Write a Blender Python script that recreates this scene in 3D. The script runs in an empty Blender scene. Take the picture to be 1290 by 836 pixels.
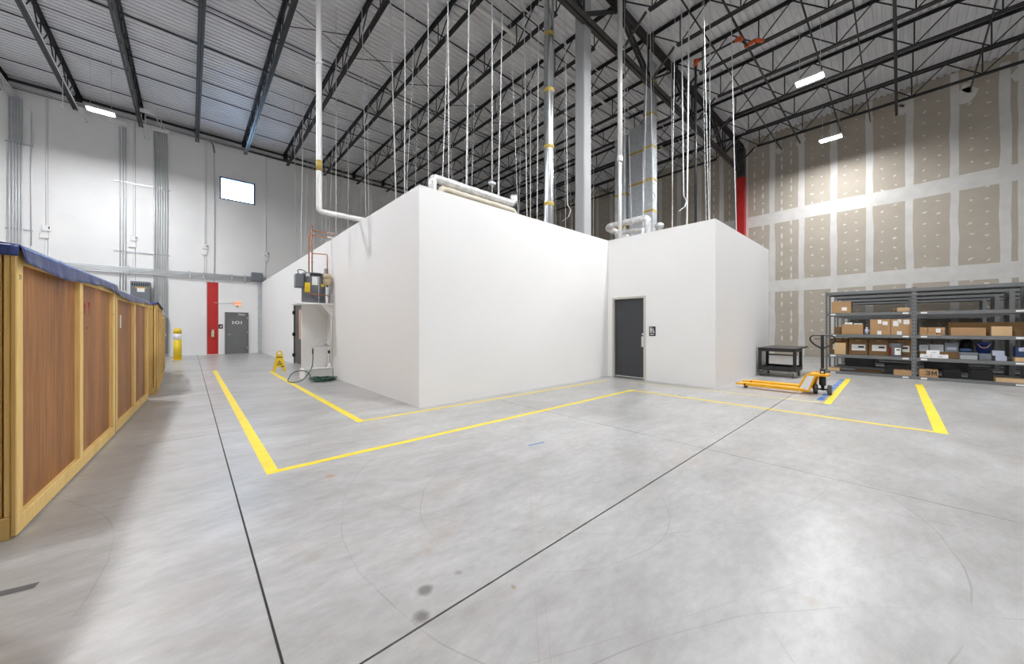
import bpy, math, random
from mathutils import Vector, Matrix
random.seed(7)
scene = bpy.context.scene
COL = scene.collection

# ------------------------------------------------------------------ camera, world, exposure
cam_d = bpy.data.cameras.new('camera')
cam_d.sensor_fit = 'HORIZONTAL'; cam_d.sensor_width = 36.0
cam_d.lens = 36.0 * 445.57 / 1290.0
cam_d.shift_y = -6.0 / 1290.0
cam_d.clip_start = 0.05; cam_d.clip_end = 200
cam = bpy.data.objects.new('camera', cam_d); COL.objects.link(cam)
cam.location = (0, 0, 1.37)
cam.rotation_euler = (math.radians(90), 0, math.radians(47.66 - 90))
scene.camera = cam

world = bpy.data.worlds.new('world'); scene.world = world
world.use_nodes = True
wn = world.node_tree.nodes; wl = world.node_tree.links
wn['Background'].inputs[0].default_value = (0.50, 0.72, 1.0, 1)
wn['Background'].inputs[1].default_value = 26.0

scene.view_settings.view_transform = 'Standard'
scene.view_settings.look = 'None'
scene.view_settings.exposure = 0.0
scene.view_settings.gamma = 1.0
scene.view_settings.use_curve_mapping = False
scene.cycles.max_bounces = 10
scene.cycles.diffuse_bounces = 7
scene.cycles.glossy_bounces = 4
scene.cycles.sample_clamp_indirect = 6.0
LAMP = 1000.0          # emission of the high-bay lenses

# ------------------------------------------------------------------ materials
def nd(nt, typ, **kw):
    n = nt.nodes.new(typ)
    for k, v in kw.items(): setattr(n, k, v)
    return n

def base_mat(name):
    m = bpy.data.materials.new(name); m.use_nodes = True
    nt = m.node_tree
    return m, nt, nt.nodes['Principled BSDF']

def mat(name, col, rough=0.6, metal=0.0, var=0.08, scale=3.0, bump=0.0, bscale=40.0, stretch=(1, 1, 1), spec=0.5, rvar=0.0, coord='pos'):
    """plain procedural material: noise-varied colour, optional relief"""
    m, nt, b = base_mat(name)
    L = nt.links
    if coord == 'pos':
        g = nd(nt, 'ShaderNodeNewGeometry'); src = g.outputs['Position']
    else:
        g = nd(nt, 'ShaderNodeTexCoord'); src = g.outputs['Object']
    mp = nd(nt, 'ShaderNodeMapping'); mp.inputs['Scale'].default_value = stretch
    L.new(src, mp.inputs[0])
    n = nd(nt, 'ShaderNodeTexNoise'); n.inputs['Scale'].default_value = scale; n.inputs['Detail'].default_value = 5
    L.new(mp.outputs[0], n.inputs['Vector'])
    r = nd(nt, 'ShaderNodeValToRGB')
    r.color_ramp.elements[0].position = 0.3; r.color_ramp.elements[1].position = 0.7
    r.color_ramp.elements[0].color = tuple(max(0, c * (1 - var)) for c in col) + (1,)
    r.color_ramp.elements[1].color = tuple(min(1, c * (1 + var)) for c in col) + (1,)
    L.new(n.outputs['Fac'], r.inputs[0]); L.new(r.outputs[0], b.inputs['Base Color'])
    b.inputs['Roughness'].default_value = rough; b.inputs['Metallic'].default_value = metal
    b.inputs['Specular IOR Level'].default_value = spec
    if rvar:
        mr = nd(nt, 'ShaderNodeMapRange'); mr.inputs['To Min'].default_value = rough - rvar; mr.inputs['To Max'].default_value = rough + rvar
        L.new(n.outputs['Fac'], mr.inputs[0]); L.new(mr.outputs[0], b.inputs['Roughness'])
    if bump:
        n2 = nd(nt, 'ShaderNodeTexNoise'); n2.inputs['Scale'].default_value = bscale; n2.inputs['Detail'].default_value = 4
        L.new(mp.outputs[0], n2.inputs['Vector'])
        bp = nd(nt, 'ShaderNodeBump'); bp.inputs['Strength'].default_value = bump; bp.inputs['Distance'].default_value = 0.01
        L.new(n2.outputs['Fac'], bp.inputs['Height']); L.new(bp.outputs[0], b.inputs['Normal'])
    return m

def emit(name, col, s):
    m = bpy.data.materials.new(name); m.use_nodes = True
    nt = m.node_tree; nt.nodes.clear()
    e = nd(nt, 'ShaderNodeEmission'); o = nd(nt, 'ShaderNodeOutputMaterial')
    e.inputs[0].default_value = tuple(col) + (1,); e.inputs[1].default_value = s
    nt.links.new(e.outputs[0], o.inputs[0])
    return m

def wood(name, c1, c2, rough=0.6, grain=60, knots=False):
    m, nt, b = base_mat(name); L = nt.links
    tc = nd(nt, 'ShaderNodeTexCoord')
    mp = nd(nt, 'ShaderNodeMapping'); mp.inputs['Scale'].default_value = (1, 1, 0.07)
    L.new(tc.outputs['Object'], mp.inputs[0])
    n = nd(nt, 'ShaderNodeTexNoise'); n.inputs['Scale'].default_value = grain; n.inputs['Detail'].default_value = 6; n.inputs['Roughness'].default_value = 0.65
    L.new(mp.outputs[0], n.inputs['Vector'])
    n2 = nd(nt, 'ShaderNodeTexNoise'); n2.inputs['Scale'].default_value = 2.2; n2.inputs['Detail'].default_value = 3
    L.new(mp.outputs[0], n2.inputs['Vector'])
    mx = nd(nt, 'ShaderNodeMath', operation='ADD'); 
    h = nd(nt, 'ShaderNodeMath', operation='MULTIPLY'); h.inputs[1].default_value = 0.5
    L.new(n.outputs['Fac'], mx.inputs[0]); L.new(n2.outputs['Fac'], mx.inputs[1]); L.new(mx.outputs[0], h.inputs[0])
    r = nd(nt, 'ShaderNodeValToRGB')
    r.color_ramp.elements[0].position = 0.34; r.color_ramp.elements[1].position = 0.62
    r.color_ramp.elements[0].color = tuple(c1) + (1,); r.color_ramp.elements[1].color = tuple(c2) + (1,)
    L.new(h.outputs[0], r.inputs[0])
    out = r.outputs[0]
    if knots:
        v = nd(nt, 'ShaderNodeTexVoronoi'); v.inputs['Scale'].default_value = 4.2
        L.new(tc.outputs['Object'], v.inputs['Vector'])
        lt = nd(nt, 'ShaderNodeMath', operation='LESS_THAN'); lt.inputs[1].default_value = 0.055
        L.new(v.outputs['Distance'], lt.inputs[0])
        mk = nd(nt, 'ShaderNodeMixRGB'); mk.inputs['Color2'].default_value = (0.12, 0.06, 0.025, 1)
        L.new(lt.outputs[0], mk.inputs[0]); L.new(out, mk.inputs[1]); out = mk.outputs[0]
    L.new(out, b.inputs['Base Color']); b.inputs['Roughness'].default_value = rough
    return m

def floor_mat():
    m, nt, b = base_mat('polished_concrete'); L = nt.links
    g = nd(nt, 'ShaderNodeNewGeometry'); P = g.outputs['Position']
    def noise(scale, detail=5, rough=0.55, vec=None, dist=0.0):
        n = nd(nt, 'ShaderNodeTexNoise'); n.inputs['Scale'].default_value = scale; n.inputs['Detail'].default_value = detail
        n.inputs['Roughness'].default_value = rough; n.inputs['Distortion'].default_value = dist
        L.new(vec or P, n.inputs['Vector']); return n.outputs['Fac']
    def math_(op, a, c=None, clamp=False):
        n = nd(nt, 'ShaderNodeMath', operation=op); n.use_clamp = clamp
        for i, v in enumerate((a, c)):
            if v is None: continue
            if isinstance(v, (int, float)): n.inputs[i].default_value = v
            else: L.new(v, n.inputs[i])
        return n.outputs[0]
    def ramp(f, p0, c0, p1, c1):
        r = nd(nt, 'ShaderNodeValToRGB'); e = r.color_ramp.elements
        e[0].position = p0; e[1].position = p1; e[0].color = c0; e[1].color = c1
        L.new(f, r.inputs[0]); return r.outputs[0]
    def mix(f, a, c, mode='MIX'):
        n = nd(nt, 'ShaderNodeMixRGB', blend_type=mode)
        if isinstance(f, (int, float)): n.inputs[0].default_value = f
        else: L.new(f, n.inputs[0])
        for i, v in ((1, a), (2, c)):
            if isinstance(v, tuple): n.inputs[i].default_value = v
            else: L.new(v, n.inputs[i])
        return n.outputs[0]
    rot = nd(nt, 'ShaderNodeMapping'); rot.inputs['Rotation'].default_value = (0, 0, math.radians(28)); rot.inputs['Scale'].default_value = (0.75, 1.65, 1)
    L.new(P, rot.inputs[0]); RV = rot.outputs[0]
    c = ramp(noise(0.55, 6, 0.6), 0.30, (0.385, 0.383, 0.380, 1), 0.70, (0.525, 0.524, 0.523, 1))
    c2 = ramp(noise(1.9, 8, 0.68, RV), 0.30, (0.58, 0.56, 0.54, 1), 0.66, (1, 1, 1, 1))
    c = mix(0.62, c, c2, 'MULTIPLY')
    c3 = ramp(noise(9.0, 6, 0.7, RV), 0.30, (0.66, 0.64, 0.62, 1), 0.62, (1, 1, 1, 1))
    c = mix(0.5, c, c3, 'MULTIPLY')
    # brownish worn patches
    w = ramp(noise(0.9, 6, 0.7, RV, 0.8), 0.54, (0, 0, 0, 1), 0.70, (1, 1, 1, 1))
    c = mix(math_('MULTIPLY', w, 0.45), c, (0.33, 0.285, 0.24, 1))
    # spilled spots
    sep = nd(nt, 'ShaderNodeSeparateXYZ'); L.new(P, sep.inputs[0]); x, y = sep.outputs[0], sep.outputs[1]
    wob = math_('MULTIPLY', math_('SUBTRACT', noise(14, 4), 0.5), 0.05)
    def dist(cx, cy):
        dx = math_('SUBTRACT', x, cx); dy = math_('SUBTRACT', y, cy)
        return math_('ADD', math_('SQRT', math_('ADD', math_('MULTIPLY', dx, dx), math_('MULTIPLY', dy, dy))), wob)
    for cx, cy, r, k, colr in ((0.91, 1.67, .030, .75, (0.10, 0.09, 0.08, 1)), (0.81, 1.53, .030, .75, (0.09, 0.08, 0.07, 1)), (1.08, 1.94, .022, .5, (0.34, 0.27, 0.20, 1)),
                            (1.27, 2.02, .024, .35, (0.34, 0.27, 0.20, 1)), (1.11, 1.66, .016, .6, (0.18, 0.16, 0.14, 1)), (0.96, 3.54, .035, .7, (0.36, 0.19, 0.10, 1)),
                            (1.26, 1.37, .009, .8, (0.26, 0.17, 0.08, 1)), (2.3, 0.3, .03, .35, (0.36, 0.30, 0.22, 1)), (4.9, -1.2, .2, .35, (0.30, 0.25, 0.20, 1)),
                            (0.55, 2.35, .04, .3, (0.28, 0.22, 0.17, 1)), (6.3, -1.0, .25, .3, (0.28, 0.24, 0.20, 1))):
        d = dist(cx, cy)
        f = ramp(d, r * 0.6, (1, 1, 1, 1), r * 1.5 + 0.004, (0, 0, 0, 1))
        c = mix(math_('MULTIPLY', f, k), c, colr)
    # thin tyre arcs and pencil-thin scratches
    patch = ramp(noise(0.9, 5, 0.6), 0.38, (0, 0, 0, 1), 0.56, (1, 1, 1, 1))
    wob2 = math_('MULTIPLY', math_('SUBTRACT', noise(1.2, 2), 0.5), 0.10)
    for cx, cy, r, wd, k in ((2.16, 2.02, .98, .004, .55), (3.02, 2.05, 2.31, .004, .6), (0.08, -2.51, 3.53, .004, .5), (4.35, 3.82, 3.42, .005, .35),
                             (-2.6, 3.2, 2.25, .004, .55), (7.3, -0.9, .62, .012, .4), (7.6, -1.3, .9, .01, .35), (-0.2, 8.0, 1.25, .006, .35), (2.4, 6.2, 2.7, .005, .3)):
        dx = math_('SUBTRACT', x, cx); dy = math_('SUBTRACT', y, cy)
        d = math_('ADD', math_('SQRT', math_('ADD', math_('MULTIPLY', dx, dx), math_('MULTIPLY', dy, dy))), wob2)
        e = math_('ABSOLUTE', math_('SUBTRACT', d, r))
        f = math_('MULTIPLY', math_('LESS_THAN', e, wd), patch)
        c = mix(math_('MULTIPLY', f, k * .65), c, (0.16, 0.13, 0.12, 1))
    for a, bb, cc, wd, k, colr in ((0.7193, -0.6947, 0.066, .0028, .4, (0.36, 0.20, 0.18, 1)), (0.722, -0.692, 0.12, .0022, .3, (0.36, 0.20, 0.18, 1)), (0.967, 0.254, 3.698, .003, .5, (0.18, 0.15, 0.14, 1)),
                             (0.31, 0.951, 3.1, .003, .3, (0.3, 0.2, 0.18, 1)), (0.20, 0.98, 2.55, .0026, .35, (0.22, 0.19, 0.18, 1)), (0.62, -0.785, 0.9, .003, .3, (0.24, 0.2, 0.19, 1)),
                             (0.42, 0.907, 1.35, .0024, .35, (0.25, 0.2, 0.19, 1)), (0.88, -0.47, 2.6, .003, .3, (0.24, 0.2, 0.19, 1))):
        l = math_('ABSOLUTE', math_('SUBTRACT', math_('ADD', math_('ADD', math_('MULTIPLY', x, a), math_('MULTIPLY', y, bb)), math_('MULTIPLY', wob2, 0.25)), cc))
        f = math_('MULTIPLY', math_('LESS_THAN', l, wd), patch)
        c = mix(math_('MULTIPLY', f, k), c, colr)
    L.new(c, b.inputs['Base Color'])
    rr = nd(nt, 'ShaderNodeMapRange'); rr.inputs['To Min'].default_value = 0.20; rr.inputs['To Max'].default_value = 0.46
    L.new(noise(0.8, 5, 0.6, RV), rr.inputs[0]); L.new(rr.outputs[0], b.inputs['Roughness'])
    b.inputs['Specular IOR Level'].default_value = 0.5
    return m

M = {}
M['floor'] = floor_mat()
M['joint'] = mat('joint_filler', (0.055, 0.05, 0.045), 0.8)
M['white_wall'] = mat('painted_concrete', (0.85, 0.85, 0.85), 0.65, var=0.03, scale=0.8, bump=0.05, bscale=25)
M['gap'] = mat('panel_gap', (0.30, 0.30, 0.30), 0.8)
M['enclosure'] = mat('enclosure_paint', (0.86, 0.855, 0.85), 0.55, var=0.012, scale=0.6, bump=0.03, bscale=60)
M['board'] = mat('gypsum_board_paper', (0.455, 0.405, 0.335), 0.85, var=0.06, scale=1.6)
M['mud'] = mat('joint_compound', (0.66, 0.645, 0.615), 0.85, var=0.06, scale=2.5)
M['deck'] = mat('roof_deck_paint', (0.76, 0.775, 0.80), 0.5, var=0.05, scale=1.2, metal=0.0)
M['black'] = mat('joist_black_primer', (0.016, 0.017, 0.020), 0.42, var=0.25, scale=6)
M['girder'] = mat('girder_primer', (0.050, 0.047, 0.045), 0.5, var=0.2, scale=4)
M['column'] = mat('column_paint', (0.42, 0.43, 0.44), 0.5, var=0.03)
M['red'] = mat('safety_red', (0.50, 0.018, 0.015), 0.5, var=0.06)
M['galv'] = mat('galvanised_steel', (0.56, 0.59, 0.62), 0.42, metal=0.6, var=0.12, scale=9, rvar=0.08)
M['spiral'] = mat('spiral_duct_steel', (0.72, 0.74, 0.76), 0.22, metal=1.0, var=0.08, scale=5)
M['conduit'] = mat('conduit_steel', (0.72, 0.74, 0.76), 0.42, metal=0.25, var=0.06)
M['strap'] = mat('hanger_strap_steel', (0.70, 0.71, 0.72), 0.55, metal=0.0, var=0.10, scale=2)
M['pvc'] = mat('white_pipe', (0.85, 0.85, 0.84), 0.4, var=0.02)
M['foil'] = mat('foil_jacket', (0.80, 0.80, 0.81), 0.30, metal=0.45, var=0.22, scale=11, bump=1.0, bscale=16)
M['canvas'] = mat('canvas_jacket', (0.66, 0.61, 0.50), 0.7, var=0.08, scale=6)
M['strapyellow'] = mat('yellow_band', (0.50, 0.36, 0.08), 0.5, var=0.15, scale=12)
M['pine'] = wood('pine_lumber', (0.66, 0.43, 0.13), (0.84, 0.60, 0.24), 0.6, 45, True)
M['pine_dark'] = wood('pine_face_board', (0.50, 0.32, 0.10), (0.62, 0.42, 0.15), 0.6, 9, False)
M['ply'] = wood('red_plywood', (0.15, 0.05, 0.012), (0.42, 0.18, 0.052), 0.55, 28)
M['tarp'] = mat('blue_tarpaulin', (0.022, 0.040, 0.165), 0.32, var=0.25, scale=7, bump=0.5, bscale=16)
M['tarp_worn'] = mat('blue_tarpaulin_worn', (0.085, 0.10, 0.20), 0.4, var=0.25, scale=7, bump=0.5, bscale=16)
M['door_grey'] = mat('door_grey_paint', (0.155, 0.158, 0.158), 0.5, var=0.05)
M['door_dark'] = mat('door_charcoal', (0.040, 0.042, 0.050), 0.36, var=0.08)
M['door_brown'] = mat('door_taupe', (0.10, 0.088, 0.088), 0.5, var=0.05)
M['alu'] = mat('frame_beige_paint', (0.55, 0.52, 0.47), 0.45, var=0.03)
M['chrome'] = mat('brushed_steel', (0.70, 0.70, 0.70), 0.28, metal=0.9)
M['yellow'] = mat('floor_tape_yellow', (0.80, 0.62, 0.03), 0.5, var=0.07, scale=5)
M['yellow_faint'] = mat('floor_tape_yellow_worn', (0.68, 0.58, 0.22), 0.5, var=0.12, scale=5)
M['blue'] = mat('tape_blue', (0.075, 0.19, 0.45), 0.55, var=0.1, scale=8)
M['bollard'] = mat('bollard_yellow', (0.82, 0.58, 0.02), 0.4, var=0.04)
M['signyellow'] = mat('sign_yellow_plastic', (0.80, 0.55, 0.02), 0.4, var=0.05)
M['jack'] = mat('jack_amber_paint', (0.85, 0.42, 0.015), 0.35, var=0.05)
M['blackp'] = mat('black_plastic', (0.018, 0.018, 0.018), 0.4, var=0.2)
M['rubber'] = mat('grey_rubber', (0.10, 0.10, 0.10), 0.6, var=0.1)
M['rack'] = mat('rack_grey_paint', (0.165, 0.170, 0.172), 0.42, var=0.06)
M['shelfboard'] = mat('shelf_board_dark', (0.060, 0.060, 0.062), 0.6, var=0.1)
M['card'] = mat('cardboard', (0.44, 0.265, 0.13), 0.8, var=0.06, scale=4)
M['card_light'] = mat('cardboard_light', (0.60, 0.415, 0.225), 0.8, var=0.05, scale=4)
M['card_dark'] = mat('cardboard_dark', (0.205, 0.115, 0.045), 0.8, var=0.06, scale=4)
M['paper'] = mat('white_paper', (0.82, 0.82, 0.80), 0.7, var=0.02)
M['ink'] = mat('black_ink', (0.02, 0.02, 0.02), 0.7, var=0.1)
M['redink'] = mat('red_ink', (0.30, 0.012, 0.012), 0.7, var=0.2)
M['grey'] = mat('grey_enamel', (0.165, 0.18, 0.20), 0.45, var=0.04)
M['greylight'] = mat('grey_light_plastic', (0.36, 0.38, 0.40), 0.5, var=0.05)
M['heater'] = mat('heater_grey_enamel', (0.155, 0.165, 0.195), 0.38, var=0.06)
M['copper'] = mat('copper_tube', (0.52, 0.22, 0.12), 0.35, metal=0.75, var=0.15, scale=10)
M['tank'] = mat('tank_beige', (0.62, 0.50, 0.33), 0.45, var=0.05)
M['hose'] = mat('green_hose', (0.012, 0.075, 0.045), 0.4, var=0.15)
M['orange'] = mat('coupling_orange', (0.52, 0.085, 0.02), 0.5, var=0.1)
M['signwhite'] = mat('sign_white', (0.85, 0.85, 0.85), 0.5, var=0.01)
M['bluebucket'] = mat('blue_plastic', (0.012, 0.025, 0.15), 0.35, var=0.08)
M['navy'] = mat('navy_plastic', (0.02, 0.05, 0.13), 0.45, var=0.08)
M['paleblue'] = mat('pale_blue_card', (0.45, 0.48, 0.60), 0.6, var=0.04)
M['pinkpane'] = mat('pane_reflection_tint', (0.62, 0.43, 0.33), 0.25, var=0.04)  # pinkish wood reflection painted into the pane's base colour
M['exit'] = emit('exit_sign_glow', (1.0, 0.60, 0.38), 0.95)
M['exitred'] = emit('exit_letters_glow', (0.9, 0.06, 0.02), 0.9)
def glass_mat():
    m = bpy.data.materials.new('window_glass'); m.use_nodes = True
    nt = m.node_tree; nt.nodes.clear()
    t = nd(nt, 'ShaderNodeBsdfTransparent'); gl = nd(nt, 'ShaderNodeBsdfGlossy'); mx = nd(nt, 'ShaderNodeMixShader'); o = nd(nt, 'ShaderNodeOutputMaterial')
    gl.inputs['Roughness'].default_value = 0.05; mx.inputs[0].default_value = 0.06
    t.inputs[0].default_value = (0.90, 0.95, 1.0, 1)
    nt.links.new(t.outputs[0], mx.inputs[1]); nt.links.new(gl.outputs[0], mx.inputs[2]); nt.links.new(mx.outputs[0], o.inputs[0])
    return m
M['glass'] = glass_mat()

# ------------------------------------------------------------------ mesh helpers
class MB:
    def __init__(s): s.v = []; s.f = []; s.sm = []
    def add(s, vs, fs, smooth=False):
        o = len(s.v); s.v += [tuple(p) for p in vs]
        for f in fs: s.f.append(tuple(i + o for i in f)); s.sm.append(smooth)
        return s
    def box(s, x0, x1, y0, y1, z0, z1):
        return s.add([(x0, y0, z0), (x1, y0, z0), (x1, y1, z0), (x0, y1, z0), (x0, y0, z1), (x1, y0, z1), (x1, y1, z1), (x0, y1, z1)],
                     [(0, 3, 2, 1), (4, 5, 6, 7), (0, 1, 5, 4), (1, 2, 6, 5), (2, 3, 7, 6), (3, 0, 4, 7)])
    def bbox(s, x0, x1, y0, y1, z0, z1, b=0.01):
        """box with chamfered vertical edges and top/bottom edges"""
        def ring(i, z): return [(x0 + i, y0 + b, z), (x0 + b, y0 + i, z), (x1 - b, y0 + i, z), (x1 - i, y0 + b, z), (x1 - i, y1 - b, z), (x1 - b, y1 - i, z), (x0 + b, y1 - i, z), (x0 + i, y1 - b, z)]
        def ring2(z):
            return [(x0 + b, y0 + b, z)] * 2 + [(x1 - b, y0 + b, z)] * 2 + [(x1 - b, y1 - b, z)] * 2 + [(x0 + b, y1 - b, z)] * 2
        R = [ring(0, z0 + b), ring(0, z1 - b)]
        top = [(x0 + b, y0 + b, z1), (x1 - b, y0 + b, z1), (x1 - b, y1 - b, z1), (x0 + b, y1 - b, z1)]
        bot = [(p[0], p[1], z0) for p in top]
        vs = R[0] + R[1] + top + bot
        fs = [(i, (i + 1) % 8, 8 + (i + 1) % 8, 8 + i) for i in range(8)]
        fs += [(16, 17, 18, 19), (23, 22, 21, 20)]
        T = [16, 16, 17, 17, 18, 18, 19, 19]
        for i in range(8):
            j = (i + 1) % 8
            a, c = T[i], T[j]
            if a == c: fs.append((8 + i, 8 + j, a)); fs.append((j, i, a + 4))
            else: fs.append((8 + i, 8 + j, c, a)); fs.append((j, i, a + 4, c + 4))
        return s.add(vs, fs)
    def bar(s, p, q, w, h, up=(0, 0, 1)):
        p, q = Vector(p), Vector(q); d = (q - p).normalized(); u = Vector(up)
        if abs(d.dot(u)) > 0.98: u = Vector((1, 0, 0))
        a = d.cross(u).normalized() * w / 2; c = a.cross(d).normalized() * h / 2
        vs = [p - a - c, p + a - c, p + a + c, p - a + c, q - a - c, q + a - c, q + a + c, q - a + c]
        return s.add(vs, [(0, 3, 2, 1), (4, 5, 6, 7), (0, 1, 5, 4), (1, 2, 6, 5), (2, 3, 7, 6), (3, 0, 4, 7)])
    def tube(s, pts, r, n=8, cap=True, jit=0.0, smooth=True):
        pts = [Vector(p) for p in pts]; N = len(pts)
        if not hasattr(r, '__len__'): r = [r] * N
        t0 = (pts[1] - pts[0]).normalized()
        u = t0.orthogonal().normalized(); vs = []
        for i in range(N):
            t = (pts[min(i + 1, N - 1)] - pts[max(i - 1, 0)])
            t = t.normalized() if t.length > 1e-9 else t0
            u = (u - t * u.dot(t)).normalized(); w = t.cross(u)
            for k in range(n):
                a = 2 * math.pi * k / n; rr = r[i] * (1 + (random.uniform(-jit, jit) if jit else 0))
                vs.append(pts[i] + (u * math.cos(a) + w * math.sin(a)) * rr)
        fs = [(i * n + k, i * n + (k + 1) % n, (i + 1) * n + (k + 1) % n, (i + 1) * n + k) for i in range(N - 1) for k in range(n)]
        s.add(vs, fs, smooth)
        if cap:
            s.add([], []); o = len(s.v) - N * n
            s.f.append(tuple(o + k for k in reversed(range(n)))); s.sm.append(False)
            s.f.append(tuple(o + (N - 1) * n + k for k in range(n))); s.sm.append(False)
        return s
    def lathe(s, prof, c=(0, 0, 0), n=20, smooth=True, axis='z'):
        vs = []
        for r, z in prof:
            for k in range(n):
                a = 2 * math.pi * k / n
                p = (r * math.cos(a), r * math.sin(a), z)
                if axis == 'x': p = (p[2], p[0], p[1])
                if axis == 'y': p = (p[1], p[2], p[0])
                vs.append((c[0] + p[0], c[1] + p[1], c[2] + p[2]))
        N = len(prof)
        fs = [(i * n + k, i * n + (k + 1) % n, (i + 1) * n + (k + 1) % n, (i + 1) * n + k) for i in range(N - 1) for k in range(n)]
        s.add(vs, fs, smooth)
        o = len(s.v) - N * n
        s.f.append(tuple(o + k for k in reversed(range(n)))); s.sm.append(False)
        s.f.append(tuple(o + (N - 1) * n + k for k in range(n))); s.sm.append(False)
        return s
    def prism(s, poly, y0, y1, plane='xz'):
        n = len(poly)
        def P(p, t):
            if plane == 'xz': return (p[0], t, p[1])
            if plane == 'yz': return (t, p[0], p[1])
            return (p[0], p[1], t)
        vs = [P(p, y0) for p in poly] + [P(p, y1) for p in poly]
        fs = [tuple(range(n)), tuple(reversed(range(n, 2 * n)))] + [(i, i + n, (i + 1) % n + n, (i + 1) % n) for i in range(n)]
        return s.add(vs, fs)
    def mesh(s, name, m, off=(0, 0, 0)):
        me = bpy.data.meshes.new(name)
        me.from_pydata([(v[0] - off[0], v[1] - off[1], v[2] - off[2]) for v in s.v], [], s.f)
        me.polygons.foreach_set('use_smooth', s.sm)
        me.materials.append(m); me.update()
        return me
    def build(s, name, m, parent=None, world=True):
        off = tuple(parent.location) if (parent and world) else (0, 0, 0)
        if parent and world and parent.parent: off = tuple(Vector(off) + parent.parent.location)
        o = bpy.data.objects.new(name, s.mesh(name, M[m] if isinstance(m, str) else m, off))
        COL.objects.link(o); o.parent = parent
        return o

def fix_normals(o):
    import bmesh
    bm = bmesh.new(); bm.from_mesh(o.data); bmesh.ops.recalc_face_normals(bm, faces=bm.faces); bm.to_mesh(o.data); bm.free()

def tag(o, label, cat, group=None, kind=None):
    if label: o['label'] = label
    if cat: o['category'] = cat
    if group: o['group'] = group
    if kind: o['kind'] = kind
    return o
def thing(name, label, cat, loc=(0, 0, 0), rz=0.0, group=None):
    o = bpy.data.objects.new(name, None); COL.objects.link(o); o.empty_display_size = 0.1
    o.location = loc; o.rotation_euler = (0, 0, rz)
    return tag(o, label, cat, group)
def single(name, mb, m, label, cat, loc=(0, 0, 0), group=None, kind=None):
    o = bpy.data.objects.new(name, mb.mesh(name, M[m], loc)); COL.objects.link(o); o.location = loc
    return tag(o, label, cat, group, kind)
def struct(name, mb, m, label=None):
    o = bpy.data.objects.new(name, mb.mesh(name, M[m])); COL.objects.link(o)
    o['kind'] = 'structure'
    if label: o['label'] = label
    return o
def copy_tree(o, parent=None):
    c = o.copy(); COL.objects.link(c); c.parent = parent
    for ch in list(o.children): copy_tree(ch, c)
    return c
def share(src, name, parent, loc, rz=0.0):
    """another piece with the same mesh data"""
    c = bpy.data.objects.new(name, src.data); COL.objects.link(c); c.parent = parent; c.location = loc; c.rotation_euler = (0, 0, rz)
    return c
def fillet(pts, r, n=5):
    pts = [Vector(p) for p in pts]; out = [pts[0]]
    for i in range(1, len(pts) - 1):
        a, b, c = pts[i - 1], pts[i], pts[i + 1]
        d1 = (a - b); d2 = (c - b); rr = min(r, d1.length * .49, d2.length * .49)
        p = b + d1.normalized() * rr; q = b + d2.normalized() * rr
        for k in range(n + 1):
            t = k / n; out.append(p * (1 - t) ** 2 + b * 2 * t * (1 - t) + q * t * t)
    out.append(pts[-1]); return out
def text(name, s, size, loc, rot, m, parent, ext=0.001, align='CENTER', font_shear=0.0, bold=0.0):
    cu = bpy.data.curves.new(name, 'FONT'); cu.body = s; cu.size = size; cu.align_x = align; cu.align_y = 'CENTER'; cu.extrude = ext; cu.offset = bold
    cu.resolution_u = 3
    cu.materials.append(M[m]); f = bpy.data.objects.new(name + '_curve', cu); COL.objects.link(f)
    dg = bpy.context.evaluated_depsgraph_get()
    me = bpy.data.meshes.new_from_object(f.evaluated_get(dg)); me.name = name
    bpy.data.objects.remove(f); bpy.data.curves.remove(cu)
    o = bpy.data.objects.new(name, me); COL.objects.link(o)
    o.location = loc; o.rotation_euler = rot; o.parent = parent
    return o
PI = math.pi
FACE_MY = (PI / 2, 0, 0)            # text readable from -Y
FACE_MX = (PI / 2, 0, -PI / 2)      # text readable from -X
FACE_PX = (PI / 2, 0, PI / 2)       # text readable from +X

# ================================================================== STRUCTURE
X0, X1, Y0, Y1 = -9.0, 21.6, -9.0, 23.2
DECK = 11.08
# ---- floor: slabs cut by saw joints
fl = struct('floor', MB().box(X0, X1, Y0, Y1, -0.12, -0.012), 'joint', 'grey polished concrete floor cut by saw joints')
xj = [X0] + [0.28 + 4.02 * k for k in range(-2, 6)] + [X1]
yj = [Y0] + [1.48 + 4.46 * k for k in range(-2, 5)] + [Y1]
for i in range(len(xj) - 1):
    for j in range(len(yj) - 1):
        def g(v, wide): return 0.0055 if abs(v - wide) < 0.05 else 0.0030
        x0 = xj[i] + (g(xj[i], 0.28) if i else 0); x1 = xj[i + 1] - (g(xj[i + 1], 0.28) if i < len(xj) - 2 else 0)
        y0 = yj[j] + (g(yj[j], 1.48) if j else 0); y1 = yj[j + 1] - (g(yj[j + 1], 1.48) if j < len(yj) - 2 else 0)
        MB().box(x0, x1, y0, y1, -0.10, 0.0).build('slab', 'floor', fl)

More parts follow.
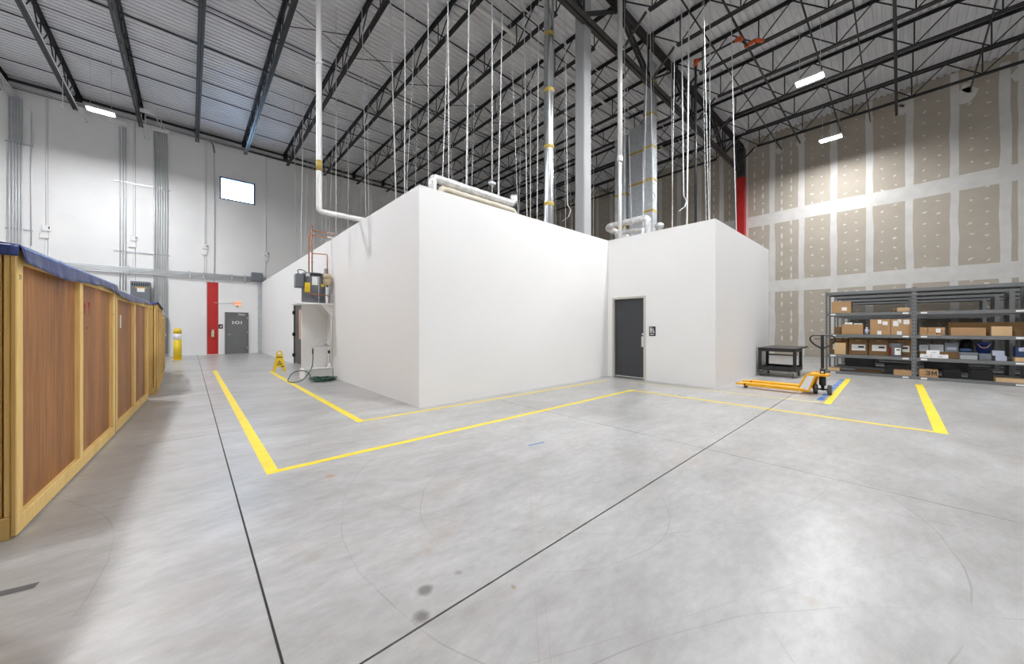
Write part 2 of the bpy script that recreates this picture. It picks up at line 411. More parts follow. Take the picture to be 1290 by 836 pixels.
# ---- white concrete wall with the high window
wx0, wx1, wz0, wz1 = 1.12, 2.58, 7.88, 9.02
def ring_wall(mb, x0, x1, y0, y1, z0, z1):
    mb.box(x0, wx0, y0, y1, z0, z1); mb.box(wx1, x1, y0, y1, z0, z1)
    mb.box(wx0, wx1, y0, y1, z0, wz0); mb.box(wx0, wx1, y0, y1, wz1, z1)
mb = MB(); ring_wall(mb, X0, X1 + .3, Y1 + .1, Y1 + .3, -0.1, 12)
wl_ = struct('wall_left', mb, 'gap', 'tall white painted concrete panel wall with high window')
pj = [X0] + [-4.24 + 2.433 * k for k in range(-1, 11)] + [X1]
for i in range(len(pj) - 1):
    a, c = pj[i] + .006, pj[i + 1] - .006
    mb = MB()
    if a < wx0 < c: ring_wall(mb, a, c, Y1, Y1 + .1, 0, 11.6)
    else: mb.box(a, c, Y1, Y1 + .1, 0, 11.6)
    mb.build('concrete_panel', 'white_wall', wl_)
MB().box(0.64, 1.07, Y1 - .004, Y1, 0.02, 3.62).build('red_painted_stripe', 'red', wl_)['label'] = 'red painted stripe'
MB().box(-9, 21.6, Y1 - .10, Y1, 10.62, 10.70).build('ledger_angle', 'girder', wl_)
MB().box(-9, 21.6, Y1 - .16, Y1, 10.90, 10.95).build('ledger_angle', 'black', wl_)

# ---- window
w1 = struct('window_1', MB().box(wx0, wx1, Y1 + .12, Y1 + .125, wz0, wz1), 'glass', 'small bright window high in the white wall')
for b in ((wx0, wx0 + .06, wz0, wz1), (wx1 - .06, wx1, wz0, wz1), (wx0 + .06, wx1 - .06, wz0, wz0 + .06), (wx0 + .06, wx1 - .06, wz1 - .06, wz1)):
    MB().box(b[0], b[1], Y1 - .01, Y1 + .14, b[2], b[3]).build('window_frame', 'navy', w1)

# ---- gypsum board wall
wr = struct('wall_right', MB().box(X1, X1 + .25, Y0 - .2, Y1 + .3, -0.1, 12), 'gap', 'tall unpainted gypsum board wall with taped joints')
ys = [4.32 - 1.143 * k for k in range(-17, 13)]
ys = [y for y in ys if Y0 < y < Y1]
edges = [Y1] + ys + [Y0]
zs = [0.01, 3.42, 6.83, DECK]
for i in range(len(edges) - 1):
    for j in range(3):
        MB().box(X1 - .012, X1, edges[i + 1] + .002, edges[i] - .002, zs[j] + .002, zs[j + 1] - .002).build('gypsum_board', 'board', wr)
def ragged(y0, y1, z0, z1, vertical, t=.016):
    """strip of joint compound with a wavering edge"""
    n = 14; L_, R_ = [], []
    for k in range(n + 1):
        f = k / n
        if vertical:
            z = z0 + (z1 - z0) * f; j1, j2 = random.uniform(-.022, .022), random.uniform(-.022, .022)
            L_.append((y0 + j1, z)); R_.append((y1 + j2, z))
        else:
            y = y0 + (y1 - y0) * f; j1, j2 = random.uniform(-.025, .025), random.uniform(-.025, .025)
            L_.append((y, z0 + j1)); R_.append((y, z1 + j2))
    x = X1 - t
    vs = [(x, p[0], p[1]) for p in L_] + [(x, p[0], p[1]) for p in R_] + [(X1 - .01, p[0], p[1]) for p in L_] + [(X1 - .01, p[0], p[1]) for p in R_]
    N = n + 1
    fs = []
    for k in range(n):
        fs.append((k, k + 1, N + k + 1, N + k)); fs.append((2 * N + k, k, k + 1, 2 * N + k + 1)[::-1]); fs.append((N + k, N + k + 1, 3 * N + k + 1, 3 * N + k))
    fs += [(0, N, 3 * N, 2 * N), (n, 2 * N + n, 3 * N + n, N + n)]
    return MB().add(vs, fs)
for y in ys:
    w = random.uniform(.105, .125); top = DECK - random.uniform(0, .3)
    ragged(y - w, y + w, 0.0, top, True).build('joint_tape', 'mud', wr)
for z, h in ((3.42, .29), (6.83, .29)):
    ragged(Y0, Y1, z - h, z + h, False, .018).build('joint_tape', 'mud', wr)
ragged(-2.98, -2.80, 0, DECK, True).build('joint_tape', 'mud', wr)
mb = MB()                                                     # filled screw heads
def blob(y, z, a, b_, rot):
    n = 7; vs = []
    for k in range(n):
        t = 2 * PI * k / n; rr = random.uniform(.6, 1.15)
        p, q = math.cos(t) * a * rr, math.sin(t) * b_ * rr
        vs.append((X1 - .0145, y + p * math.cos(rot) - q * math.sin(rot), z + p * math.sin(rot) + q * math.cos(rot)))
    mb.add(vs, [tuple(reversed(range(n)))])
for i in range(len(edges) - 1):
    a, b_ = edges[i + 1], edges[i]; w = b_ - a
    if w < .8: continue
    for f in (.34, .66):
        z = .35
        while z < DECK - .3:
            if min(abs(z - 3.42), abs(z - 6.83)) > .3:
                if 3.0 < a < 7.2 and random.random() < .75: blob(a + w * f, z, .045, .17, 0)
                else: blob(a + w * f + random.uniform(-.03, .03), z, random.uniform(.04, .085), random.uniform(.025, .045), random.uniform(-.9, .9))
            z += random.uniform(.36, .50)
o = mb.build('screw_spots', 'mud', wr); o['kind'] = 'stuff'
mb = MB()
for y, z, r in ((-1.7, 10.05, .33), (2.05, 10.35, .22), (.9, 10.25, .2), (-.05, 10.3, .3), (3.2, 10.2, .25), (4.0, 10.15, .25), (-2.9, 10.3, .3)):
    blob(y, z, r * .8, r, 0); blob(y, z + .3, r * .45, r * .8, 0)
mb.build('patch_spots', 'mud', wr)

# ---- walls behind the camera, closing the hall
struct('wall_rear', MB().box(X0 - .2, X1 + .3, Y0 - .2, Y0, -0.1, 12), 'white_wall', 'white wall behind the viewpoint')
struct('wall_side', MB().box(X0 - .2, X0, Y0 - .2, Y1 + .3, -0.1, 12), 'white_wall', 'white wall beyond the crates')

# ---- ceiling: corrugated deck sheets
ce = struct('ceiling', MB().box(X0, X1 + .3, Y0, Y1 + .3, DECK + .06, DECK + .12), 'deck', 'grey corrugated steel roof deck')
PITCH = 0.19; NR = 5
def deck_sheet():
    mb = MB(); vs = []; fs = []
    prof = []
    for k in range(NR):
        y = k * PITCH
        prof += [(y, .055), (y + .070, .055), (y + .082, 0), (y + .178, 0)]
    prof.append((NR * PITCH, .055))
    for x in (0, X1 - X0): vs += [(x, p[0], p[1]) for p in prof]
    n = len(prof)
    mb.add(vs, [(i, i + 1, n + i + 1, n + i) for i in range(n - 1)])
    return mb
ds = deck_sheet().build('deck_sheet', 'deck', ce)
ds.location = (X0, Y0, DECK)
k = 1
while Y0 + k * NR * PITCH < Y1 - .1:
    share(ds, 'deck_sheet', ce, (X0, Y0 + k * NR * PITCH, DECK)); k += 1

# ---- white enclosure built inside the hall
BX, BY, RX, RY, EX, BH = 2.88, 5.5, 8.65, 2.77, 13.42, 3.79
T = .15
D3 = (14.0, 15.25, 2.2)       # door_3 in the long side: y0, y1, height
D2 = (4.40, 5.36, 2.18)         # door_2 in the recess
mb = MB(); mb.box(BX, BX + T, BY, D3[0], 0, BH); mb.box(BX, BX + T, D3[1], Y1, 0, BH); mb.box(BX, BX + T, D3[0], D3[1], D3[2], BH)
struct('wall_enclosure_long', mb, 'enclosure', 'long white side of the enclosure')
struct('wall_enclosure_front', MB().box(BX + T, RX + T, BY, BY + T, 0, BH), 'enclosure', 'wide white front of the enclosure')
mb = MB(); mb.box(RX, RX + T, RY, D2[0], 0, BH); mb.box(RX, RX + T, D2[1], BY, 0, BH); mb.box(RX, RX + T, D2[0], D2[1], D2[2], BH)
struct('wall_enclosure_recess', mb, 'enclosure', 'white enclosure face with the dark door')
struct('wall_enclosure_return', MB().box(RX + T, EX, RY, RY + T, 0, BH), 'enclosure', 'short white enclosure end beside the trolley')
struct('wall_enclosure_back', MB().box(EX - T, EX, RY + T, Y1, 0, BH), 'enclosure', 'rear white side of the enclosure')
mb = MB(); mb.box(BX + T, EX - T, BY + T, Y1, 3.45, 3.55); mb.box(RX + T, EX - T, RY + T, BY + T, 3.45, 3.55)
struct('ceiling_enclosure', mb, 'board', 'lid of the enclosure')

# ---- doors
def door2():
    d = struct('door_2', MB().box(RX + .055, RX + .10, D2[0] + .05, D2[1] - .05, .03, D2[2] - .05), 'door_dark', 'charcoal door with beige frame in the white recess')
    for a, c, z0, z1 in ((D2[0], D2[0] + .05, 0, D2[2]), (D2[1] - .05, D2[1], 0, D2[2]), (D2[0] + .05, D2[1] - .05, D2[2] - .05, D2[2])):
        MB().box(RX - .02, RX + .14, a, c, z0, z1).build('door_frame', 'alu', d)
    MB().box(RX + .03, RX + .055, D2[0] + .06, D2[1] - .06, .03, .06).build('door_sweep', 'chrome', d)
    MB().bbox(RX + .03, RX + .055, D2[0] + .055, D2[0] + .135, .86, 1.13, .005).build('pull_plate', 'chrome', d)
    mb = MB().lathe([(.025, 0), (.03, .006), (.022, .03), (.0, .03)], (0, 0, 0), 12, True, 'x'); mb.v = [(RX + .055 - v[0], v[1] + D2[0] + .10, v[2] + 1.19) for v in mb.v]
    mb.build('lock_cylinder', 'chrome', d)
door2()
def door3():
    y0, y1, h = D3
    d = struct('door_3', MB(), 'door_brown', 'taupe door with a narrow pane in the long white side')
    mb = MB(); x0, x1 = BX + .02, BX + .065; a, c = y0 + .05, y1 - .05
    ga, gc, gz0, gz1 = a + .12, a + .62, .95, 2.0
    mb.box(x0, x1, a, c, .02, gz0); mb.box(x0, x1, a, c, gz1, h - .05); mb.box(x0, x1, a, ga, gz0, gz1); mb.box(x0, x1, gc, c, gz0, gz1)
    mb.build('door_leaf', 'door_brown', d)
    MB().box(x0 + .015, x0 + .025, ga, gc, gz0, gz1).build('pane', 'pinkpane', d)
    for p in ((y0, y0 + .05, 0, h), (y1 - .05, y1, 0, h), (y0 + .05, y1 - .05, h - .05, h)):
        MB().box(BX - .015, BX + .12, p[0], p[1], p[2], p[3]).build('door_frame', 'door_brown', d)
    for z in (.28, 1.05, 1.85): MB().box(BX - .06, BX + .02, y1 - .10, y1 - .01, z, z + .12).build('hinge', 'blackp', d)
    MB().box(BX + .0, BX + .02, y0 + .05, y1 - .05, .02, .05).build('door_sweep', 'chrome', d)
door3()
def door1():
    x0, x1, h = 1.32, 2.29, 2.14
    d = struct('door_1', MB().box(x0 + .05, x1 - .05, Y1 - .035, Y1 - .005, .02, h - .05), 'door_grey', 'grey exit door marked 101 in the white wall')
    for p in ((x0, x0 + .05, 0, h), (x1 - .05, x1, 0, h), (x0 + .05, x1 - .05, h - .05, h)):
        MB().box(p[0], p[1], Y1 - .06, Y1 + .0, p[2], p[3]).build('door_frame', 'door_grey', d)
    MB().bbox(x1 - .43, x1 - .13, Y1 - .10, Y1 - .035, h - .15, h - .10, .008).build('door_closer', 'chrome', d)
    MB().bar((x1 - .2, Y1 - .09, h - .09), (x1 - .45, Y1 - .07, h - .06), .02, .012).build('closer_arm', 'chrome', d)
    mb = MB().tube(fillet([(x0 + .12, Y1 - .035, 1.0), (x0 + .12, Y1 - .09, 1.0), (x0 + .24, Y1 - .09, 1.0)], .02), .011, 8); mb.build('lever_handle', 'chrome', d)
    for z in (.25, 1.05, 1.8): MB().box(x1 - .06, x1 - .04, Y1 - .075, Y1 - .03, z, z + .11).build('hinge', 'chrome', d)
    text('lettering', '1O1', .21, (x0 + .5, Y1 - .037, 1.60), FACE_MY, 'signwhite', d, .001, bold=.004).scale = (1.25, 1, 1)
door1()

# ================================================================== STEEL
ORD = 'first second third fourth fifth sixth seventh eighth ninth tenth eleventh twelfth thirteenth fourteenth fifteenth sixteenth'.split()
steel_x = [0.26 + 1.842 * k for k in range(-3, 12)]
GY = 5.62
def joist(y0, y1, b0, b1, node0, pitch, name, label, group, n_end):
    """open-web joist along Y, local x = 0, seat at y0/y1"""
    t = thing(name, label, 'roof joist', (0, 0, 10.2), 0, group)
    zt, zb = 11.04, 10.2
    mb = MB()
    for s in (-1, 1):
        mb.box(s * .040 - .032, s * .040 + .032, y0, y1, zt, zt + .014); mb.box(s * .016 - .006, s * .016 + .006, y0, y1, zt - .065, zt)
    mb.build('top_chord', 'black', t)
    mb = MB()
    for s in (-1, 1):
        mb.box(s * .040 - .032, s * .040 + .032, b0, b1, zb - .010, zb + .004); mb.box(s * .016 - .006, s * .016 + .006, b0, b1, zb, zb + .065)
    mb.build('bottom_chord', 'black', t)
    nodes = []; y = node0
    while (y < b1 + .01 if pitch > 0 else y > b0 - .01): nodes.append(y); y += pitch
    def web(p, q, r=.019): MB().tube([(0, p, zb + .03), (0, q, zt - .02)], r, 5, False).build('web_bar', 'black', t)
    sgn = 1 if pitch > 0 else -1
    start = y0 if pitch > 0 else y1
    MB().tube([(0, start + sgn * .08, zt - .03), (0, nodes[0], zb + .03)], .02, 5, False).build('web_bar', 'black', t)
    for i, n in enumerate(nodes):
        if i: web(n, n - pitch * .5)
        web(n, n + pitch * .5)
        web(n, n)
    last = y1 if pitch > 0 else y0
    if nodes: MB().tube([(0, last - sgn * .1, zt - .03), (0, nodes[-1] + pitch * .5, zb + .03)], .02, 5, False).build('web_bar', 'black', t)
    MB().box(-.09, .09, y0, y0 + .14, zt - .07, zt).build('bearing_seat', 'black', t)
    MB().box(-.09, .09, y1 - .14, y1, zt - .30 if n_end else zt - .07, zt).build('bearing_seat', 'black', t)
    return t
far = joist(GY + .02, Y1 - .02, GY + .9, Y1 - .62, GY + .9, 1.64, 'roof_joist', 'black open-web roof joist spanning from the girder to the white concrete wall', 'roof joists over the enclosure and crates', True)
for i, x in enumerate(steel_x):
    o = far if i == 0 else copy_tree(far)
    o.location.x = x
    o['label'] = 'black open-web roof joist ending at the white concrete wall, %s from the picture edge' % ORD[i]
near = joist(Y0 + .05, GY - .02, Y0 + .9, 4.72, 4.62, -1.64, 'roof_joist', 'black open-web roof joist spanning from the girder out over the open floor', 'roof joists over the open floor', False)
nx = [x for x in steel_x if x > 5]
for i, x in enumerate(nx):
    o = near if i == 0 else copy_tree(near)
    o.location.x = x
    o['label'] = 'black open-web roof joist over the open floor, %s from the gypsum wall' % ORD[len(nx) - 1 - i]
# far-end and wall joist brackets
t = thing('roof_girder', 'heavy dark steel roof girder truss resting on the grey column and red column', 'girder', (7.95, GY, 9.5))
mb = MB()
for s in (-1, 1):
    mb.box(-8.9, 21.5, GY + s * .075 - .055, GY + s * .075 + .055, 10.83, 10.85); mb.box(-8.9, 21.5, GY + s * .03 - .01, GY + s * .03 + .01, 10.70, 10.83)
mb.build('top_chord', 'girder', t)
mb = MB()
for s in (-1, 1):
    mb.box(-8.9, 21.45, GY + s * .075 - .055, GY + s * .075 + .055, 9.50, 9.52); mb.box(-8.9, 21.45, GY + s * .03 - .01, GY + s * .03 + .01, 9.52, 9.65)
mb.build('bottom_chord', 'girder', t)
for i, x in enumerate(steel_x):
    if x < 3: continue
    mb = MB()
    for s in (-1, 1): mb.bar((x, GY + s * .045, 9.62), (x, GY + s * .045, 10.75), .05, .03)
    mb.build('web_post', 'black', t)
    if i % 2 == 1:
        for d in (-1, 1):
            if x + d * 1.842 > 21.3: continue
            mb = MB()
            for s in (-1, 1): mb.bar((x + d * .06, GY + s * .05, 9.62), (x + d * 1.80, GY + s * .05, 10.75), .075, .045)
            mb.build('web_diagonal', 'black', t)
    MB().box(x - .10, x + .10, GY - .13, GY + .13, 10.85, 10.97).build('joist_seat', 'black', t)
for i, x in enumerate(steel_x):
    if x > 8:
        single('knee_brace', MB().bar((x, GY - .12, 9.60), (x, 4.80, 10.22), .06, .05), 'girder', 'short dark knee brace between girder and joist, %s from the red column' % ORD[len(steel_x) - 1 - i], 'brace', (x, 4.8, 10.2), 'knee braces along the girder')
# bridging lines along X
def bridging(y, z, x0, x1, r, nm, label, grp, m='black'):
    single(nm, MB().tube([(x0, y, z), (x1, y, z)], r, 6), m, label, 'bridging', (x0, y, z), grp)
for i, (y, z, r) in enumerate(((3.96, 10.17, .022), (3.22, 10.17, .028), (1.80, 10.17, .022), (0.86, 10.17, .018), (-1.75, 10.17, .022))):
    bridging(y, z, 6, X1 - .02, r, 'bridging_rod', 'thin dark bridging rod ending at the gypsum wall, %s from the girder' % ORD[i], 'bridging rods over the open floor')
for i, (y, z, r) in enumerate(((21.6, 10.98, .02), (19.5, 10.98, .022), (18.35, 10.98, .022), (17.3, 10.99, .013), (16.05, 10.98, .03), (14.2, 10.98, .02), (12.9, 10.24, .018), (10.2, 10.98, .026), (8.2, 10.98, .02), (7.2, 10.24, .018))):
    bridging(y, z, X0, X1 - .02, r, 'bridging_rod', 'thin dark bridging rod crossing the joists, %s from the white concrete wall' % ORD[i], 'bridging rods over the enclosure')
for i, x in enumerate(steel_x[:-1]):
    for y in (12.2,):
        t = thing('cross_brace', 'crossed pair of thin black rods between the %s and %s joists of the white wall' % (ORD[i], ORD[i + 1]), 'brace', (x, y, 10.25), 0, 'cross braces between the joists')
        MB().tube([(x + .03, y, 10.26), (x + 1.81, y, 10.98)], .013, 5).build('brace_rod', 'black', t)
        MB().tube([(x + .03, y + .03, 10.98), (x + 1.81, y + .03, 10.26)], .013, 5).build('brace_rod', 'black', t)
single('sprinkler_pipe', MB().tube([(5, .1, 10.12), (X1 - .05, .1, 10.12)], .04, 8), 'black', 'thick black pipe under the joists ending at the gypsum wall', 'pipe', (5, .1, 10.1))
single('sprinkler_pipe', MB().tube([(2.5, 8.45, 10.85), (X1 - .05, 8.45, 10.85)], .055, 8), 'pvc', 'pale pipe crossing under the roof deck behind the girder', 'pipe', (2.5, 8.45, 10.8))
single('conduit', MB().tube([(3.5, 7.55, 10.85), (X1 - .05, 7.55, 10.85)], .022, 8), 'conduit', 'thin pale conduit crossing under the roof deck next to the pale pipe', 'conduit', (3.5, 7.55, 10.8))

# columns
t = thing('steel_column', 'pale grey square steel column rising behind the enclosure front', 'column', (7.98, 5.86, 3.55))
MB().bbox(7.98 - .16, 7.98 + .16, 5.86 - .16, 5.86 + .16, 0, 10.82, .02).build('shaft', 'column', t)
MB().box(7.98 - .22, 7.98 + .22, 5.86 - .22, 5.86 + .22, 3.55, 3.57).build('collar_plate', 'column', t)
t = thing('steel_column', 'red painted steel column against the gypsum wall with dark top', 'column', (21.42, GY, 0))
MB().box(21.26, 21.58, GY - .17, GY + .17, 0, 9.2).build('shaft', 'red', t)
MB().box(21.26, 21.58, GY - .17, GY + .17, 9.2, 10.7).build('column_head', 'girder', t)['label'] = 'dark unpainted column head'

# ================================================================== LAMPS
LENS = {}
def lens_mat(p):
    if p not in LENS: LENS[p] = emit('led_lens', (0.975, 0.985, 1.0), LAMP * p)
    return LENS[p]
def lamp(x, y, z, label, power, group='high-bay lamps under the roof', rz=0.0):
    t = thing('high_bay_lamp', label, 'ceiling lamp', (x, y, z), rz, group)
    L2, W2 = .33, .15
    mb = MB()
    mb.box(x - W2, x + W2, y - L2, y + L2, z + .03, z + .06)
    mb.box(x - W2 - .012, x - W2, y - L2, y + L2, z - .012, z + .06); mb.box(x + W2, x + W2 + .012, y - L2, y + L2, z - .012, z + .06)
    mb.box(x - W2, x + W2, y - L2 - .012, y - L2, z - .012, z + .06); mb.box(x - W2, x + W2, y + L2, y + L2 + .012, z - .012, z + .06)
    mb.build('housing', 'signwhite', t)
    MB().bbox(x - .07, x + .07, y - .22, y + .22, z + .06, z + .10, .008).build('driver_box', 'greylight', t)
    for s in (-1, 1):
        MB().box(x + s * .075 - .058, x + s * .075 + .058, y - L2 + .02, y + L2 - .02, z + .016, z + .029).build('led_lens', lens_mat(power), t)
        MB().tube([(x, y + s * .25, z + .10), (x, y + s * .25, 11.06)], .006, 5).build('suspension_cable', 'strap', t)
POWER = dict(wall=0.8, aisle_mid=1.1, aisle_near=0.75, floor_far=0.85, gypsum=0.58, floor_mid=0.72, floor_near=0.98, behind_far=0.68)
lamp(14.32, 1.90, 9.1, 'bright linear high-bay lamp hanging under the joists, upper of the two over the open floor', POWER['floor_far'])
lamp(19.43, 1.92, 9.1, 'bright linear high-bay lamp hanging close to the gypsum wall', POWER['gypsum'])
lamp(-2.35, 19.3, 9.1, 'bright high-bay lamp glaring in front of the white concrete wall', POWER['wall'], rz=PI / 2)
for k, x, y in (('floor_mid', 9.2, 1.9), ('floor_near', 4.1, 1.9), ('aisle_mid', -2.4, 12.0), ('aisle_near', -2.4, 5.0), ('behind_far', 9.2, -3.5)):
    lamp(x, y, 9.1, 'linear high-bay lamp outside the picture, ' + {'floor_mid': 'over the floor before the charcoal door', 'floor_near': 'over the floor before the enclosure front', 'aisle_mid': 'over the second and third crates', 'aisle_near': 'over the nearest crate', 'behind_far': 'over the open floor away from the enclosure'}[k], POWER[k])

# ================================================================== CRATES (left row)
def crate(label, corner, rz, Ln, W, H, top_open=False, bays=2, panel='ply', marks=None):
    """local frame: x from -W to 0, y from 0 to Ln; long side faces +X, near end faces -Y"""
    t = thing('shipping_crate', label, 'crate', corner, rz, 'wooden shipping crates along the aisle')
    def part(n, mb, m): return mb.build(n, m, t, False)
    part('base_deck', MB().box(-W + .03, -.03, .03, Ln - .03, .02, .12), 'pine_dark')
    # long side facing the aisle
    part('bottom_rail', MB().bbox(-.04, 0, 0, Ln, .015, .125, .004), 'pine')
    part('top_rail', MB().bbox(-.04, -.004, 0, Ln, H - .09, H, .004), 'pine')
    step = Ln / bays
    for k in range(bays + 1):
        y = min(max(k * step - .045, 0), Ln - .09)
        part('post', MB().bbox(-.04, 0.001, y, y + .09, .125, H - (.002 if k in (0, bays) else .09), .004), 'pine')
    for k in range(bays):
        part('plywood_panel', MB().box(-.05, -.036, k * step + .02, (k + 1) * step - .02, .10, H - .06), panel)
    part('back_panel', MB().box(-W, -W + .03, 0, Ln, .02, H), panel)
    # near end
    part('end_board', MB().box(-W + .03, -.062, .012, .04, .15, H - .05), 'pine_dark')
    part('end_skid', MB().bbox(-W + .03, -.024, -.012, .05, .0, .145, .005), 'pine_dark')
    part('end_batten', MB().bbox(-.052, -.024, -.004, .04, .145, H - .005, .004), 'pine')
    part('corner_batten', MB().bbox(-.022, -.001, -.014, .0, .02, H - .005, .003), 'pine_dark')
    part('end_rail', MB().bbox(-W + .03, -.062, -.004, .012, H - .10, H - .01, .004), 'pine')
    part('far_end_board', MB().box(-W + .03, -.05, Ln - .03, Ln, .05, H - .02), 'pine_dark')
    part('lid', MB().box(-W, 0, 0, Ln, H, H + .018), 'ply')
    if marks == 'big':
        for x, z, a in ((-.25, .45, 0), (-.33, .70, 0), (-.17, .95, 0), (-.38, 1.3, 0), (-.2, 1.55, 0), (-.3, .30, 0), (-.2, .30, 0), (-.3, .2, 0)):
            part('nail_hole', MB().lathe([(.006, 0), (.006, .003)], (x, .010, z), 6, False, 'y'), 'ink')
    return t
def arrow(t, y, z, h, m='redink'):
    w = h * .28
    mb = MB().prism([(y - w * .35, z), (y + w * .35, z), (y + w * .35, z + h * .55), (y + w, z + h * .55), (y, z + h), (y - w, z + h * .55), (y - w * .35, z + h * .55)], -.0355, -.0345, 'yz')
    mb.build('stencil_mark', m, t, False)
def goblet(t, y, z, h, m='redink'):
    mb = MB().prism([(y - h * .3, z + h), (y + h * .3, z + h), (y + h * .05, z + h * .45), (y + h * .05, z + h * .08), (y + h * .22, z), (y - h * .22, z), (y - h * .05, z + h * .08), (y - h * .05, z + h * .45)], -.0355, -.0345, 'yz')
    mb.build('stencil_mark', m, t, False)
ROT = -math.atan2(.13, 2.84)
crate('wooden crate standing beside the viewpoint, outside the picture', (-.96, .15, 0), ROT, 2.84, 1.25, 1.9)
c1 = crate('nearest long wooden crate with red stencil arrows under a blue tarpaulin', (-.83, 3.87, 0), ROT, 2.84, 1.25, 1.885, marks='big')
arrow(c1, 1.62, 1.50, .13); arrow(c1, 1.70, 1.50, .13); goblet(c1, 1.86, 1.50, .13); arrow(c1, 1.49, 1.50, .13)
MB().box(-.0355, -.0345, 1.63, 1.64, 1.36, 1.45).build('stencil_mark', 'redink', c1, False)
MB().box(-.0355, -.0345, 1.77, 1.83, 1.355, 1.37).build('stencil_mark', 'redink', c1, False)
MB().box(-.0355, -.0345, 1.46, 1.50, 1.36, 1.375).build('stencil_mark', 'redink', c1, False)
# ink stamp on the end board and a number on the corner post
for k in range(9):
    x = -.36 + (k % 3) * .035 + random.uniform(-.006, .006); z = 1.735 + (k // 3) * .034
    MB().box(x, x + random.uniform(.015, .028), .0105, .0118, z, z + random.uniform(.012, .024)).build('ink_stamp', 'ink', c1, False)
text('pencil_number', '21', .045, (.0015, .045, 1.70), FACE_PX, 'ink', c1, .0004)
c2 = crate('second long wooden crate in the row with a small white tag on plywood', (-.70, 6.80, 0), ROT * .95, 2.76, 1.22, 1.83)
MB().box(-.0355, -.0345, .48, .56, 1.36, 1.54).build('paper_tag', 'paper', c2, False)
for y in (1.52, 1.62, 1.75): arrow(c2, y, 1.45, .09)
c3 = crate('third wooden crate in the row with navy cover on its plain end', (-.49, 10.28, 0), 0.01, 2.25, 1.1, 1.86)
c4 = crate('low last wooden crate in the row nearest the grey electrical panel', (-.52, 12.62, 0), 0.012, 2.3, 1.1, 1.68)

def tarp(label, corner, rz, Ln, W, H, drop, m='tarp', ny=60, nx=16, amp=.012):
    mb = MB(); vs = []; fs = []
    rnd = random.Random(int(Ln * 100) + int(H * 1000))
    ph = [rnd.uniform(0, 6.28) for _ in range(8)]
    def wav(s): return .5 * math.sin(s * 7 + ph[0]) + .3 * math.sin(s * 17 + ph[1]) + .2 * math.sin(s * 31 + ph[2])
    # cross-section along the perimeter drop: top sheet then +X skirt, near-end skirt, far-end skirt
    o = .012
    for j in range(ny + 1):
        y = -o + (Ln + 2 * o) * j / ny
        for i in range(nx + 1):
            x = -W - o + (W + 2 * o) * i / nx
            edge = min(1.0, min(i, nx - i) / 2)
            vs.append((x, y, H + .024 + edge * (.012 + amp * math.sin(x * 9 + y * 4 + ph[3]) * math.sin(y * 6 + ph[4]))))
    n = nx + 1
    fs = [(j * n + i, j * n + i + 1, (j + 1) * n + i + 1, (j + 1) * n + i) for j in range(ny) for i in range(nx)]
    R = 5
    # +X skirt
    b = len(vs)
    for j in range(ny + 1):
        y = -o + (Ln + 2 * o) * j / ny; w = wav(y); d = drop * (1 + .25 * math.sin(y * 2.3 + ph[5]) + .12 * w)
        for r in range(R + 1):
            f = r / R
            vs.append((o + f * (.018 + .020 * w) + (.006 if r else 0), y, H + .024 - d * f))
    fs += [(b + j * (R + 1) + r, b + j * (R + 1) + r + 1, b + (j + 1) * (R + 1) + r + 1, b + (j + 1) * (R + 1) + r) for j in range(ny) for r in range(R)]
    for yy, sg in ((-o, -1), (Ln + o, 1)):
        b = len(vs); K = 30
        for i in range(K + 1):
            x = -W - o + (W + 2 * o) * i / K; w = wav(x + 3); d = drop * .75 * (1 + .15 * w)
            for r in range(R + 1):
                f = r / R; vs.append((x, yy + sg * (f * (.015 + .015 * w) + (.006 if r else 0)), H + .024 - d * f))
        fs += [(b + i * (R + 1) + r, b + i * (R + 1) + r + 1, b + (i + 1) * (R + 1) + r + 1, b + (i + 1) * (R + 1) + r) for i in range(K) for r in range(R)]
    mb.add(vs, fs, True)
    o_ = bpy.data.objects.new('tarpaulin', mb.mesh('tarpaulin', M[m])); COL.objects.link(o_)
    o_.location = corner; o_.rotation_euler = (0, 0, rz)
    sd = o_.modifiers.new('thickness', 'SOLIDIFY'); sd.thickness = .003
    tag(o_, label, 'tarpaulin', 'blue tarpaulins on the crates')
tarp('shiny blue tarpaulin draped over the nearest crate', (-.83, 3.87, 0), ROT, 2.84, 1.25, 1.885, .115)
tarp('faded blue tarpaulin draped over the second crate', (-.70, 6.80, 0), ROT * .95, 2.76, 1.22, 1.83, .085, 'tarp_worn')
tarp('navy tarpaulin draped over the third crate', (-.49, 10.28, 0), .01, 2.25, 1.1, 1.86, .07)

# ================================================================== WHITE WALL FITTINGS
def bollard():
    t = thing('bollard', 'yellow safety bollard with a white band standing by the white wall', 'bollard', (-.38, 20.49, 0))
    MB().lathe([(.13, 0), (.13, .85)], (-.38, 20.49, 0), 20).build('post', 'bollard', t)
    MB().lathe([(.132, .85), (.132, 1.10)], (-.38, 20.49, 0), 20).build('white_band', 'signwhite', t)
    MB().lathe([(.13, 1.10), (.13, 1.22), (.11, 1.29), (.06, 1.33), (.01, 1.34)], (-.38, 20.49, 0), 20).build('cap', 'bollard', t)
    MB().box(-.55, -.21, 20.32, 20.66, 0, .02).build('base_plate', 'bollard', t)
bollard()
t = thing('electrical_panel', 'tall grey electrical panel on the white wall behind the crates', 'electrical panel', (-.98, Y1, .12))
MB().bbox(-1.30, -.75, Y1 - .25, Y1, .12, 1.81, .01).build('cabinet', 'grey', t)
MB().bbox(-1.26, -.79, Y1 - .265, Y1 - .25, .2, 1.74, .006).build('door', 'grey', t)
MB().box(-.83, -.81, Y1 - .285, Y1 - .262, .95, 1.08).build('latch', 'chrome', t)
t = thing('transformer', 'grey dry transformer with vent slots mounted high on the white wall', 'transformer', (-1.6, Y1, 2.3))
